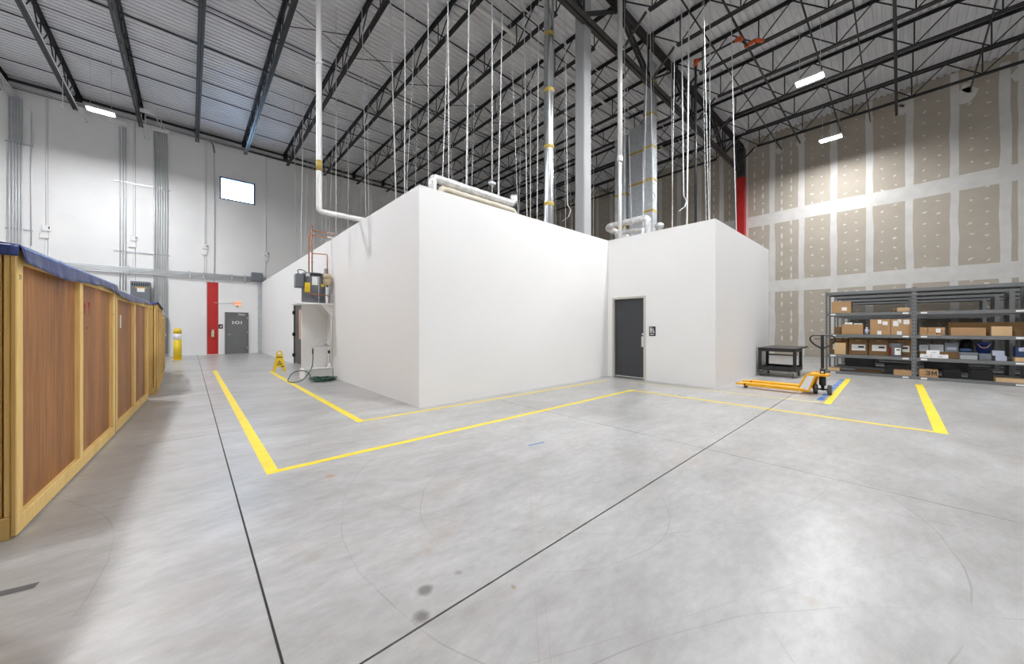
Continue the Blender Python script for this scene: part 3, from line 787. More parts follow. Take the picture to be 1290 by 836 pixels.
MB().bbox(-1.90, -1.30, Y1 - .75, Y1 - .12, 2.35, 3.38, .015).build('cabinet', 'grey', t)
for k in range(8): MB().box(-1.86 + k * .068, -1.82 + k * .068, Y1 - .755, Y1 - .748, 3.18, 3.30).build('vent_slot', 'ink', t)
MB().box(-1.75, -1.42, Y1 - .757, Y1 - .75, 3.08, 3.12).build('warning_label', 'jack', t)
MB().box(-1.70, -1.47, Y1 - .757, Y1 - .75, 2.92, 3.08).build('rating_label', 'paper', t)
MB().box(-1.9, -1.3, Y1 - .75, Y1, 2.30, 2.35).build('wall_bracket', 'grey', t)
t = thing('fire_extinguisher', 'small fire extinguisher hung on the red stripe', 'fire extinguisher', (.85, Y1 - .08, .9))
MB().lathe([(.0, .88), (.06, .88), (.065, .92), (.065, 1.12), (.045, 1.18), (.02, 1.2)], (.85, Y1 - .09, 0), 14).build('cylinder', 'tank', t)
MB().box(.82, .90, Y1 - .12, Y1 - .06, 1.20, 1.25).build('valve', 'chrome', t)
MB().tube(fillet([(.83, Y1 - .1, 1.22), (.76, Y1 - .1, 1.2), (.775, Y1 - .1, .95)], .04), .01, 6).build('discharge_hose', 'blackp', t)
MB().box(.80, .90, Y1 - .025, Y1 - .004, .95, 1.15).build('wall_hook', 'chrome', t)
t = thing('room_sign', 'small black room sign with a white symbol beside the 101 door', 'sign', (1.14, Y1, 1.30))
MB().box(1.075, 1.245, Y1 - .012, Y1, 1.30, 1.52).build('plate', 'blackp', t)
MB().prism([(1.13, 1.36), (1.20, 1.36), (1.20, 1.47), (1.17, 1.47), (1.17, 1.42), (1.13, 1.40)], Y1 - .0135, Y1 - .012).build('symbol', 'signwhite', t)
t = thing('exit_sign', 'glowing orange exit sign above the grey 101 door', 'exit sign', (1.83, Y1, 2.50))
MB().bbox(1.68, 1.99, Y1 - .06, Y1, 2.50, 2.70, .008).build('case', 'exit', t)
text('lettering', 'EXIT', .14, (0.005, -.062, .10), FACE_MY, 'exitred', t, .001)
MB().tube([(.90, Y1 - .02, 2.60), (1.70, Y1 - .02, 2.60)], .012, 6).build('feed_conduit', 'conduit', t)
MB().tube([(1.83, Y1 - .03, 2.5), (1.83, Y1 - .06, 2.40)], .03, 8).build('lamp_head', 'greylight', t)
single('wall_trim_channel', MB().box(2.70, 2.80, Y1 - .08, Y1, 0, 3.7), 'galv', 'vertical metal channel where the enclosure meets the white wall', 'channel', (2.75, Y1, 0))

# horizontal conduit rack along the wall
for k, (dz, dy) in enumerate(((0, .06), (.06, .06), (.12, .06), (.18, .06), (.24, .06))):
    single('conduit', MB().tube([(X0 + .5, Y1 - dy - .03, 3.78 + dz), (2.42, Y1 - dy - .03, 3.78 + dz)], .024, 6), 'conduit',
           'long horizontal steel conduit above the red stripe, %s from the bottom of its bundle' % ORD[k], 'conduit', (0, Y1 - .1, 3.78 + dz), 'horizontal conduits along the white wall')
for x in (-3.9, -2.0, .0, .5, 1.6, 2.15):
    single('strut_clamp', MB().box(x - .02, x + .02, Y1 - .13, Y1, 3.70, 4.10), 'galv', 'short upright strut clamping the horizontal conduit bundle, %s from the picture edge' % ORD[int((-3.9, -2.0, .0, .5, 1.6, 2.15).index(x))], 'strut', (x, Y1, 3.7), 'clamps on the conduit bundle')
t = thing('pull_box', 'grey steel pull box at the end of the horizontal conduits', 'junction box', (2.65, Y1, 3.74))
MB().bbox(2.40, 2.86, Y1 - .35, Y1, 3.80, 4.25, .01).build('body', 'grey', t)
MB().bbox(2.42, 2.84, Y1 - .362, Y1 - .35, 3.82, 4.23, .004).build('cover', 'grey', t)
# vertical conduit runs
def vconduit(x, z0, z1, r, label, grp, dy=.05):
    pts = [(x, Y1 - dy, z0), (x, Y1 - dy, z1)]
    single('conduit', MB().tube(pts, r, 6), 'conduit', label, 'conduit', (x, Y1 - dy, z0), grp)
for i, (x, r) in enumerate(((-1.20, .034), (-1.11, .026), (-1.03, .019), (-.95, .019), (-.87, .022), (-.79, .026))):
    vconduit(x, 1.81, 10.4, r, '%s steel conduit of the vertical bundle above the grey electrical panel' % ORD[i], 'conduits above the electrical panel', .07)
for i, x in enumerate((-2.27, -2.18, -2.10)):
    vconduit(x, 3.0, 10.2, .02, '%s of three vertical steel conduits beside the transformer' % ORD[i], 'conduits left of the transformer', .07)
for i, (x, r) in enumerate(((-5.14, .028), (-5.06, .024), (-4.99, .024), (-4.92, .022), (-4.85, .02))):
    vconduit(x, 1.0, 10.3, r, '%s steel conduit of the leftmost bundle on the white wall' % ORD[i], 'leftmost conduit bundle', .07)
for i, x in enumerate((-5.14, -5.06, -4.99, -4.92)):
    single('conduit', MB().tube([(x, Y1 - .07, 10.3), (x - .25, Y1 - 1.4, 10.72)], .026, 6), 'conduit', '%s slanting steel conduit running from the leftmost bundle to the roof' % ORD[i], 'conduit', (x, Y1 - .07, 10.3), 'slanting conduits at the roof')
vconduit(-4.63, 4.6, 9.9, .018, 'thin dark cable looping down beside the leftmost conduit bundle', None)
for z in (7.81, 4.74):
    single('unistrut', MB().box(-2.46, -.68, Y1 - .045, Y1, z - .025, z + .025), 'galv', ('upper' if z > 6 else 'lower') + ' horizontal steel strut carrying the conduits on the white wall', 'strut', (-1.5, Y1, z))
for z in (8.55, 5.2):
    single('unistrut', MB().box(-5.25, -4.6, Y1 - .045, Y1, z - .025, z + .025), 'galv', ('upper' if z > 6 else 'lower') + ' short strut behind the leftmost conduit bundle', 'strut', (-5, Y1, z))
vconduit(.91, 3.62, 10.2, .018, 'single vertical conduit dropping to the top of the red stripe', None)
for x, lab in ((-4.28, 'nearest the leftmost conduit bundle'), (-1.87, 'between the conduit groups'), (.55, 'above the red stripe'), (3.06, 'above the grey pull box')):
    t = thing('switch_box', 'pair of small white wall boxes on a thin conduit ' + lab, 'wall box', (x, Y1, 4.95))
    MB().bbox(x - .10, x + .13, Y1 - .07, Y1, 5.25, 5.47, .008).build('upper_box', 'signwhite', t)
    MB().bbox(x - .15, x + .08, Y1 - .07, Y1, 4.95, 5.17, .008).build('lower_box', 'signwhite', t)
    MB().tube([(x, Y1 - .02, 5.47), (x, Y1 - .02, 10.55)], .011, 5).build('riser_conduit', 'white_wall', t)
    MB().tube([(x - .02, Y1 - .02, 3.95), (x - .02, Y1 - .02, 4.95)], .011, 5).build('drop_conduit', 'white_wall', t)
    MB().box(x + .07, x + .10, Y1 - .09, Y1 - .06, 5.33, 5.42).build('toggle', 'blackp', t)
# boxes and offsets at the eave
for x0, x1, z, y, lab in ((-2.62, -2.05, 10.28, .12, 'beside the glaring lamp'), (-1.75, -1.15, 10.62, 1.2, 'hanging off the joist'), (-1.25, -.70, 10.42, .12, 'above the conduit bundle of the electrical panel')):
    single('wireway_box', MB().bbox(x0, x1, Y1 - y - .12, Y1 - y, z, z + .14, .008), 'signwhite', 'pale wireway box under the eave ' + lab, 'junction box', (x0, Y1 - y, z))
for k in range(3):
    single('conduit', MB().tube([(-8, Y1 - .2 - k * .06, 10.55 + k * .05), (2.2, Y1 - .2 - k * .06, 10.55 + k * .05)], .018, 6), 'conduit', 'thin horizontal conduit along the eave of the white wall, %s from below' % ORD[k], 'conduit', (0, Y1 - .2 - k * .06, 10.55), 'eave conduits')
for k in range(2):
    x = -.95 + k * .12
    single('conduit', MB().tube([(x, Y1 - .25, 10.5), (x - .25, Y1 - 2.0, 10.62)], .02, 6), 'conduit', '%s slanting conduit stub between eave and deck above the electrical panel' % ORD[k], 'conduit', (x, Y1 - .25, 10.5), 'slanting conduit stubs')
    single('conduit', MB().tube([(x - .55, Y1 - .1, 9.9), (x - .62, Y1 - .6, 10.3), (x - .6, Y1 - 1.1, 10.6)], .02, 6), 'conduit', '%s bent conduit stub running down from the box hung off the joist' % ORD[k], 'conduit', (x - .55, Y1 - .1, 9.9), 'bent conduit stubs')
single('conduit', MB().tube(fillet([(-3.30, 6.5, 10.12), (-3.30, 21.9, 10.12), (-3.2, 23.1, 10.0)], .3), .022, 8), 'conduit', 'long shiny conduit running under a joist towards the glaring lamp', 'conduit', (-3.3, 6.5, 10.1))
t = thing('pendant_sensor', 'thin rod with a small round sensor hanging from the joist', 'sensor', (-3.33, 20.0, 9.2))
MB().tube([(-3.33, 20.0, 9.25), (-3.33, 20.0, 10.2)], .014, 6).build('rod', 'strap', t)
MB().lathe([(.0, 9.17), (.05, 9.19), (.055, 9.23), (.02, 9.26)], (-3.33, 20.0, 0), 10).build('sensor_head', 'signwhite', t)
single('flexible_conduit', MB().tube(fillet([(.62, Y1 - .1, 10.62), (.85, Y1 - .1, 10.55), (.92, Y1 - .05, 10.1)], .25), .03, 8), 'grey', 'grey flexible conduit curving down at the eave beside the joist', 'conduit', (.8, Y1 - .1, 10.1))

# ================================================================== UTILITY CORNER on the long side
SX0, SY0, SY1 = 2.20, 10.35, 10.95
t = thing('mop_sink', 'low white floor sink below the grey water heater', 'sink', (SX0, SY0, 0))
mb = MB(); z = .26
mb.box(SX0, BX - .02, SY0, SY0 + .05, 0, z); mb.box(SX0, BX - .02, SY1 - .05, SY1, 0, z); mb.box(SX0, SX0 + .05, SY0 + .05, SY1 - .05, 0, z); mb.box(BX - .07, BX - .02, SY0 + .05, SY1 - .05, 0, z); mb.box(SX0 + .05, BX - .07, SY0 + .05, SY1 - .05, 0, .08)
mb.build('basin', 'enclosure', t)
MB().bbox(SX0 - .015, BX - .005, SY0 - .015, SY0 + .06, z, z + .025, .006).build('rim', 'enclosure', t)
MB().lathe([(.05, .08), (.05, .086)], (2.55, 10.65, 0), 12).build('drain', 'chrome', t)
single('partition_panel', MB().box(SX0 + .055, BX - .002, SY1, SY1 + .09, 0, 1.96), 'enclosure', 'white partition panel behind the floor sink', 'partition', (2.5, SY1, 0))
t = thing('wall_shelf', 'white shelf carrying the grey water heater', 'shelf', (2.4, 10.65, 1.9))
MB().bbox(2.02, BX - .004, SY0 - .06, SY1 + .10, 1.965, 2.01, .006).build('shelf_board', 'signwhite', t)
for y in (SY0, SY1 - .06):
    MB().prism([(BX - .005, 1.965), (2.58, 1.965), (BX - .005, 1.62)], y, y + .03).build('bracket', 'enclosure', t)
HX, HYc = 2.47, 10.65
t = thing('water_heater', 'squat grey water heater drum on the white shelf', 'water heater', (HX, HYc, 2.012))
MB().lathe([(.0, 2.012), (.27, 2.012), (.285, 2.03), (.285, 2.78), (.27, 2.81), (.0, 2.83)], (HX, HYc, 0), 28).build('drum', 'heater', t)
MB().bbox(2.02, 2.20, HYc - .20, HYc + .05, 2.40, 2.76, .012).build('control_box', 'heater', t)
MB().prism([(HX - .16, 2.73), (HX + .12, 2.73), (HX + .10, 2.79), (HX - .14, 2.79)], HYc - .30, HYc - .24).build('name_plate', 'blackp', t)
MB().box(HX - .10, HX + .03, HYc - .288, HYc - .262, 2.48, 2.70).build('instruction_label', 'paper', t)
MB().box(HX - .22, HX - .15, HYc - .275, HYc - .20, 2.70, 2.77).build('rating_label', 'paper', t)
MB().box(HX + .12, HX + .19, HYc - .262, HYc - .22, 2.45, 2.52).build('yellow_label', 'yellow', t)
MB().bbox(HX - .27, HX - .15, HYc - .30, HYc - .245, 2.28, 2.53, .006).build('energy_tag', 'bollard', t)
MB().box(HX + .05, HX + .062, HYc - .292, HYc - .28, 2.02, 2.72).build('seam_strip', 'strap', t)
MB().tube(fillet([(2.10, HYc - .1, 2.74), (2.06, HYc - .12, 2.86), (2.18, HYc - .1, 2.88), (2.3, HYc - .1, 2.80)], .05), .012, 6).build('power_cable', 'rubber', t)
MB().tube(fillet([(HX - .2, HYc - .30, 2.30), (HX - .18, HYc - .34, 2.24), (HX + .24, HYc - .32, 2.22), (HX + .33, HYc - .2, 2.20), (HX + .33, HYc - .15, 2.03)], .06), .014, 8).build('relief_pipe', 'copper', t)
MB().tube(fillet([(HX - .16, HYc - .31, 2.24), (HX - .05, HYc - .33, 2.08), (HX + .2, HYc - .3, 2.10)], .08), .008, 6).build('sensor_cable', 'rubber', t)
t = thing('expansion_tank', 'small beige expansion tank hanging beside the water heater', 'tank', (2.74, 10.40, 2.5))
MB().lathe([(.0, 2.49), (.08, 2.50), (.105, 2.54), (.11, 2.60), (.112, 2.66)], (2.74, 10.40, 0), 20).build('lower_shell', 'tank', t)
MB().lathe([(.112, 2.665), (.11, 2.74), (.085, 2.79), (.02, 2.81)], (2.74, 10.40, 0), 20).build('upper_shell', 'tank', t)
MB().lathe([(.025, 2.45), (.025, 2.50)], (2.74, 10.40, 0), 10).build('valve', 'blackp', t)
t = thing('copper_pipes', 'copper pipes rising from the water heater over the enclosure top', 'pipe', (2.40, 10.6, 2.83))
MB().tube([(2.42, 10.60, 2.83), (2.42, 10.60, 4.08)], .016, 8).build('hot_riser', 'copper', t)
MB().tube(fillet([(2.35, 10.62, 2.83), (2.35, 10.62, 3.84), (2.86, 10.62, 3.84), (3.1, 10.62, 3.84)], .04), .016, 8).build('cold_riser', 'copper', t)
MB().tube(fillet([(2.42, 10.60, 3.96), (3.1, 10.60, 3.96)], .03), .016, 8).build('hot_branch', 'copper', t)
MB().tube(fillet([(2.42, 10.58, 3.34), (2.74, 10.45, 3.34), (2.74, 10.40, 3.30), (2.74, 10.40, 2.80)], .05), .014, 8).build('tank_branch', 'copper', t)
MB().lathe([(.0, 0), (.028, .005), (.028, .03), (.0, .035)], (2.42, 10.6, 4.06), 10).build('cap', 'copper', t)
for z in (3.84, 3.96): MB().tube([(2.80, 10.62, z), (3.2, 10.62, z)], .03, 8).build('pipe_sleeve', 'pvc', t)
MB().lathe([(.026, 0), (.026, .03)], (2.42, 10.6, 3.1), 10).build('pipe_joint', 'copper', t)
single('disconnect_switch', MB().bbox(2.80, BX - .002, 10.85, 10.98, 2.86, 3.02, .008), 'greylight', 'small grey disconnect box on the enclosure above the heater', 'switch', (2.84, 10.9, 2.86))
t = thing('faucet', 'chrome service faucet above the floor sink', 'faucet', (BX, 10.62, .83))
MB().tube(fillet([(BX - .01, 10.62, .86), (BX - .16, 10.60, .86), (BX - .46, 10.52, .86), (BX - .46, 10.52, .78)], .03), .013, 8).build('spout', 'chrome', t)
MB().tube([(BX - .10, 10.55, .87), (BX - .10, 10.68, .87)], .03, 8).build('body', 'chrome', t)
MB().bar((BX - .40, 10.50, .88), (BX - .08, 10.62, 1.06), .008, .008).build('support_rod', 'chrome', t)
for y in (10.53, 10.70): MB().tube([(BX - .10, y, .86), (BX - .14, y, .92)], .022, 8).build('handle', 'chrome', t)
t = thing('detergent_dispenser', 'small white dispenser on the wall beside the floor sink', 'dispenser', (BX, 10.5, .5))
MB().bbox(BX - .09, BX - .002, 10.45, 10.58, .58, .72, .01).build('body', 'signwhite', t)
MB().box(BX - .10, BX - .06, 10.44, 10.50, .66, .74).build('valve', 'blackp', t)
MB().tube([(BX - .05, 10.5, .58), (BX - .06, 10.5, .40)], .018, 6).build('nozzle', 'chrome', t)
single('vent_pipe', MB().tube([(BX - .035, 10.40, .2), (BX - .035, 10.40, 1.96)], .025, 8), 'pvc', 'white vertical pipe running from the shelf to the floor sink', 'pipe', (BX - .03, 10.4, .2))
# hose: from faucet to coil on the floor
pts = [(2.42, 10.52, .78), (2.42, 10.50, .55), (2.36, 10.30, .34), (2.20, 10.10, .16), (2.05, 9.98, .03), (1.85, 10.05, .015), (1.80, 10.35, .015), (1.95, 10.55, .2), (2.12, 10.35, .27), (2.25, 10.15, .22), (2.25, 9.9, .02), (2.5, 9.75, .015)]
t = thing('garden_hose', 'green hose hanging from the faucet and coiled on the floor', 'hose', (2.5, 9.9, 0))
MB().tube(fillet(pts, .12, 6), .012, 8).build('hose_run', 'hose', t)
coil = []
for k in range(140):
    a = k / 140 * 2 * PI * 6.5; r = .20 + .065 * math.sin(k * .37) + .03 * (k / 140)
    coil.append((2.52 + r * math.cos(a) * 1.1, 9.92 + r * .85 * math.sin(a), .016 + .075 * (k / 140) + .012 * math.sin(k * 1.3)))
MB().tube(coil, .012, 7).build('hose_coil', 'hose', t)
MB().tube([(2.42, 10.52, .66), (2.42, 10.52, .80)], .018, 8).build('coupling', 'blackp', t)

# wet floor sign
def wet_sign():
    cx, cy = 2.08, 13.12
    t = thing('wet_floor_sign', 'yellow folding wet-floor caution sign standing at the tape line', 'floor sign', (cx, cy, 0), math.radians(-8))
    for s, nm in ((-1, 'front_board'), (1, 'rear_board')):
        def P(u, z): return (u, s * (.20 - .30 * z), z)      # leaning boards
        def quad(mb, poly, th=.012, lift=0.0):
            n = len(poly); vs = [];
            for du in (0, 1):
                for u, z in poly:
                    p = P(u, z); vs.append((p[0], p[1] + s * (lift + (th if du == 0 else 0)), p[2]))
            fs = [tuple(range(n)), tuple(reversed(range(n, 2 * n)))] + [(i, i + n, (i + 1) % n + n, (i + 1) % n) for i in range(n)]
            mb.add(vs, fs); return mb
        mb = MB()
        quad(mb, [(-.155, .13), (.155, .13), (.085, .52), (-.085, .52)])
        quad(mb, [(-.175, 0), (-.10, 0), (-.085, .13), (-.155, .13)]); quad(mb, [(.10, 0), (.175, 0), (.155, .13), (.085, .13)])
        quad(mb, [(-.085, .52), (-.045, .52), (-.04, .59), (-.075, .59)]); quad(mb, [(.045, .52), (.085, .52), (.075, .59), (.04, .59)]); quad(mb, [(-.075, .59), (.075, .59), (.068, .62), (-.068, .62)])
        b_ = mb.build(nm, 'signyellow', t, False); fix_normals(b_)
        mb = MB(); quad(mb, [(-.075, .20), (.075, .20), (.0, .34)], .002, .013)
        o1 = mb.build('caution_triangle', 'ink', b_, False); fix_normals(o1)
        mb = MB(); quad(mb, [(-.048, .215), (.048, .215), (.0, .305)], .002, .0145)
        o1 = mb.build('triangle_inset', 'signyellow', b_, False); fix_normals(o1)
        mb = MB(); quad(mb, [(-.02, .225), (.03, .222), (.012, .25), (.006, .275), (-.006, .275), (.0, .25)], .002, .016)
        o1 = mb.build('slipping_figure', 'ink', b_, False); fix_normals(o1)
        mb = MB(); quad(mb, [(-.08, .42), (.08, .42), (.078, .45), (-.078, .45)], .002, .013); quad(mb, [(.04, .13), (.12, .13), (.115, .16), (.045, .16)], .002, .013)
        o1 = mb.build('print_line', 'ink', b_, False); fix_normals(o1)
wet_sign()

# ================================================================== FLOOR TAPE
TAPES = []
def tape(p, q, w, m, name, label, group=None):
    TAPES.append(1); zt = .0006 + .0003 * (len(TAPES) % 5)
    p, q = Vector((p[0], p[1], 0)), Vector((q[0], q[1], 0)); d = (q - p).normalized(); a = Vector((-d.y, d.x, 0)) * w / 2
    n = max(2, int((q - p).length / .35)); vs = []
    for i in range(n + 1):
        c = p + (q - p) * i / n; j = random.uniform(-.002, .002)
        vs += [c - a * (1 + j * 10) + Vector((0, 0, zt)), c + a * (1 - j * 10) + Vector((0, 0, zt))]
    single(name, MB().add(vs, [(2 * i, 2 * i + 2, 2 * i + 3, 2 * i + 1) for i in range(n)]), m, label, 'floor tape', (p.x, p.y, 0), group)
G = 'yellow floor tape lines'
tape((.58, 14.6), (.58, 3.97), .10, 'yellow', 'floor_tape', 'yellow floor tape line running beside the long saw joint', G)
tape((.53, 4.0), (7.16, 3.93), .085, 'yellow', 'floor_tape', 'yellow floor tape line crossing in front of the enclosure', G)
tape((7.12, 3.93), (7.21, -.42), .085, 'yellow', 'floor_tape', 'yellow floor tape line running from the dark door out across the floor', G)
tape((7.17, -.36), (12.95, -.30), .12, 'yellow', 'floor_tape', 'yellow floor tape line pointing at the shelving upright', G)
tape((1.84, 13.1), (1.84, 5.27), .10, 'yellow', 'floor_tape', 'yellow floor tape line from the wet-floor sign to the enclosure corner', G)
tape((1.80, 5.30), (7.95, 5.10), .07, 'yellow', 'floor_tape', 'thin yellow floor tape line along the foot of the enclosure front', G)
tape((8.16, 4.6), (8.5, .87), .07, 'yellow_faint', 'floor_tape', 'worn yellow floor tape line passing in front of the pallet truck', G)
tape((8.40, .88), (12.95, .92), .10, 'yellow', 'floor_tape', 'yellow floor tape line beside the blue tape dashes', G)
for i in range(7):
    x = 8.75 + i * .57
    tape((x, 1.02), (x + .46, 1.02), .09, 'blue', 'floor_tape_dash', '%s short blue floor tape dash from the pallet truck towards the shelving' % ORD[i], 'blue floor tape dashes')
tape((2.90, 2.90), (3.12, 2.86), .03, 'blue', 'floor_tape_dash', 'single scrap of blue tape on the open floor')
tape((7.28, 3.02), (7.32, 2.86), .04, 'blue', 'floor_tape_dash', 'tiny blue tape mark on the yellow line in front of the enclosure')
tape((-.80, 3.13), (-.60, 3.09), .055, 'rubber', 'floor_tape_dash', 'worn dark grey tape patch on the floor beside the nearest crate')

# ================================================================== PIPES, DUCTS ABOVE THE ENCLOSURE
t = thing('vent_riser', 'white vent pipe dropping from the roof and turning over the enclosure side', 'pipe', (2.05, 8.4, 3.85))
MB().tube(fillet([(2.05, 8.4, 11.05), (2.05, 8.4, 3.86), (2.95, 8.4, 3.86), (3.6, 8.4, 3.86)], .08), .055, 12).build('pipe_run', 'pvc', t)
MB().lathe([(.06, 0), (.06, .22)], (2.05, 8.4, 4.72), 14).build('yellow_label', 'strapyellow', t)
MB().lathe([(.068, 0), (.068, .07)], (2.05, 8.4, 7.0), 14).build('coupling', 'pvc', t)
t = thing('white_riser', 'thin white pipe rising between the foil duct and the girder', 'pipe', (8.95, 5.31, 3.55))
MB().tube([(8.95, 5.31, 3.55), (8.95, 5.31, 6.1)], .05, 10).build('lower_pipe', 'pvc', t)
MB().tube([(8.95, 5.31, 6.1), (8.95, 5.31, 11.05)], .068, 10).build('upper_pipe', 'pvc', t)
MB().lathe([(.075, 6.02), (.078, 6.05), (.078, 6.15), (.07, 6.18)], (8.95, 5.31, 0), 12).build('reducer', 'pvc', t)
t = thing('spiral_duct', 'shiny round metal duct with yellow bands in front of the grey column', 'duct', (7.05, 6.28, 3.55))
mb = MB().lathe([(.135, 3.55)] + [(.135 + (.003 if k % 2 else 0), 3.55 + 7.5 * k / 60) for k in range(1, 61)], (7.05, 6.28, 0), 28)
mb.build('duct_tube', 'spiral', t)
for z in (4.62, 6.13, 7.62, 9.1): MB().lathe([(.139, z - .05), (.142, z - .04), (.142, z + .04), (.139, z + .05)], (7.05, 6.28, 0), 28).build('yellow_band', 'strapyellow', t)
def rect_duct(label, x0, x1, y0, y1, ztop, bands, zb=3.55):
    t = thing('rectangular_duct', label, 'duct', ((x0 + x1) / 2, (y0 + y1) / 2, zb), 0, 'rectangular ducts above the enclosure')
    z = zb
    while z < ztop - .05:
        z2 = min(z + .95, ztop)
        mb = MB(); cx, cy = (x0 + x1) / 2, (y0 + y1) / 2; c = .004
        # cross-broken panels: each face slightly pyramidal
        def face(a, b_, n):
            m_ = ((a[0] + b_[0]) / 2 + n[0] * c, (a[1] + b_[1]) / 2 + n[1] * c, (z + z2) / 2)
            mb.add([(a[0], a[1], z), (b_[0], b_[1], z), (b_[0], b_[1], z2 - .01), (a[0], a[1], z2 - .01), m_], [(0, 1, 4), (1, 2, 4), (2, 3, 4), (3, 0, 4)])
        face((x0, y0), (x1, y0), (0, -1)); face((x1, y0), (x1, y1), (1, 0)); face((x1, y1), (x0, y1), (0, 1)); face((x0, y1), (x0, y0), (-1, 0))
        mb.build('duct_section', 'galv', t)
        z = z2
    for b_ in bands:
        mb = MB(); e = .012
        mb.box(x0 - e, x1 + e, y0 - e, y0, b_ - .04, b_ + .04); mb.box(x0 - e, x1 + e, y1, y1 + e, b_ - .04, b_ + .04); mb.box(x0 - e, x0, y0, y1, b_ - .04, b_ + .04); mb.box(x1, x1 + e, y0, y1, b_ - .04, b_ + .04)
        mb.build('yellow_band', 'strapyellow', t)
rect_duct('tall bright rectangular duct with yellow bands just behind the girder', 11.9, 12.22, 5.80, 6.12, 10.66, (5.45, 6.55, 7.7, 8.85, 10.0))
rect_duct('shaded wide rectangular duct with yellow bands behind the bright duct', 12.55, 12.95, 6.5, 7.05, 9.0, (5.5, 6.8, 8.0))
rect_duct('shorter shaded rectangular duct deepest behind the white riser pipe', 12.6, 13.0, 7.2, 7.7, 8.9, (5.3, 6.6))
t = thing('foil_duct', 'crinkled foil-wrapped duct pair along the top of the enclosure front', 'duct', (4.4, 6.05, 3.55))
def wiggle(pts, n=6):
    out = []
    for a, b_ in zip(pts[:-1], pts[1:]):
        a, b_ = Vector(a), Vector(b_)
        m_ = max(1, int((b_ - a).length / .08))
        for k in range(m_): out.append(a + (b_ - a) * k / m_)
    out.append(Vector(pts[-1])); return out
up = wiggle(fillet([(3.42, 6.0, 3.56), (3.42, 6.0, 4.22), (5.40, 6.0, 4.20), (5.52, 6.0, 4.25), (5.52, 6.0, 4.40)], .11))
MB().tube(up, .080, 14, True, .09).build('upper_tube', 'foil', t)
lo = wiggle(fillet([(3.56, 5.94, 3.56), (3.56, 5.94, 4.03), (5.48, 5.94, 4.02), (5.58, 5.94, 3.56)], .08))
MB().tube(lo, .062, 12, True, .03).build('lower_tube', 'canvas', t)
t = thing('foil_duct', 'crinkled foil-wrapped duct bent over the enclosure near the inner corner', 'duct', (9.2, 5.2, 3.55))
MB().tube(wiggle(fillet([(9.2, 4.60, 3.56), (9.2, 4.62, 4.36), (9.2, 5.80, 4.36), (9.2, 5.86, 4.30), (10.3, 5.86, 4.26), (10.3, 5.86, 3.56)], .14)), .085, 14, True, .10).build('upper_tube', 'foil', t)
MB().tube(wiggle(fillet([(9.38, 4.85, 3.56), (9.38, 4.85, 4.12), (9.38, 5.70, 4.14), (10.1, 5.72, 4.08), (10.1, 5.72, 3.56)], .1)), .062, 12, True, .10).build('lower_tube', 'foil', t)
single('roof_vent_cap', MB().lathe([(.0, 3.55), (.09, 3.55), (.09, 4.12), (.12, 4.14), (.12, 4.22), (.03, 4.27)], (9.62, 4.5, 0), 14), 'galv', 'small round vent cap on the enclosure beside the foil duct', 'vent', (9.62, 4.5, 3.55))
# sprinkler branch with orange couplings
t = thing('sprinkler_branch', 'black sprinkler pipe with orange couplings above the enclosure end', 'pipe', (11.4, 4.2, 3.55))
MB().tube([(11.4, 4.2, 3.56), (11.4, 4.2, 9.40)], .036, 8).build('drop_pipe', 'black', t)
MB().tube([(11.4, 4.14, 9.46), (11.4, 3.10, 9.46)], .03, 8).build('branch_pipe', 'black', t)
MB().tube([(11.46, 3.02, 9.46), (11.95, 2.98, 9.52)], .03, 8).build('cross_pipe', 'black', t)
for p, q in (((11.4, 4.2, 9.30), (11.4, 4.2, 9.52)), ((11.4, 4.22, 9.46), (11.4, 4.08, 9.46)), ((11.4, 3.14, 9.46), (11.4, 2.98, 9.46)), ((11.36, 3.02, 9.46), (11.5, 3.02, 9.46)), ((11.93, 3.05, 9.52), (11.93, 2.80, 9.55)), ((11.93, 2.80, 9.55), (12.2, 2.66, 9.62))):
    MB().tube([p, q], .055, 10).build('orange_coupling', 'orange', t)
pts = [(13.2 + .22 * math.cos(a * .45) + a * .006, 1.95 + .22 * math.sin(a * .45), 10.3 + .01 * a) for a in range(36)]
single('cable_coil', MB().tube(pts, .008, 5), 'strap', 'coil of loose wire hung at the joist above the upper lamp', 'cable', (13.2, 1.95, 10.3))
# threaded rod with clamp
t = thing('support_rod', 'straight galvanised support rod with a clamp behind the foil duct', 'rod', (5.0, 6.15, 3.55))
MB().tube([(5.0, 6.15, 3.55), (5.0, 6.15, 11.05)], .016, 8).build('rod', 'strap', t)
MB().bbox(4.92, 5.08, 6.10, 6.20, 4.55, 4.62, .01).build('clamp', 'galv', t)

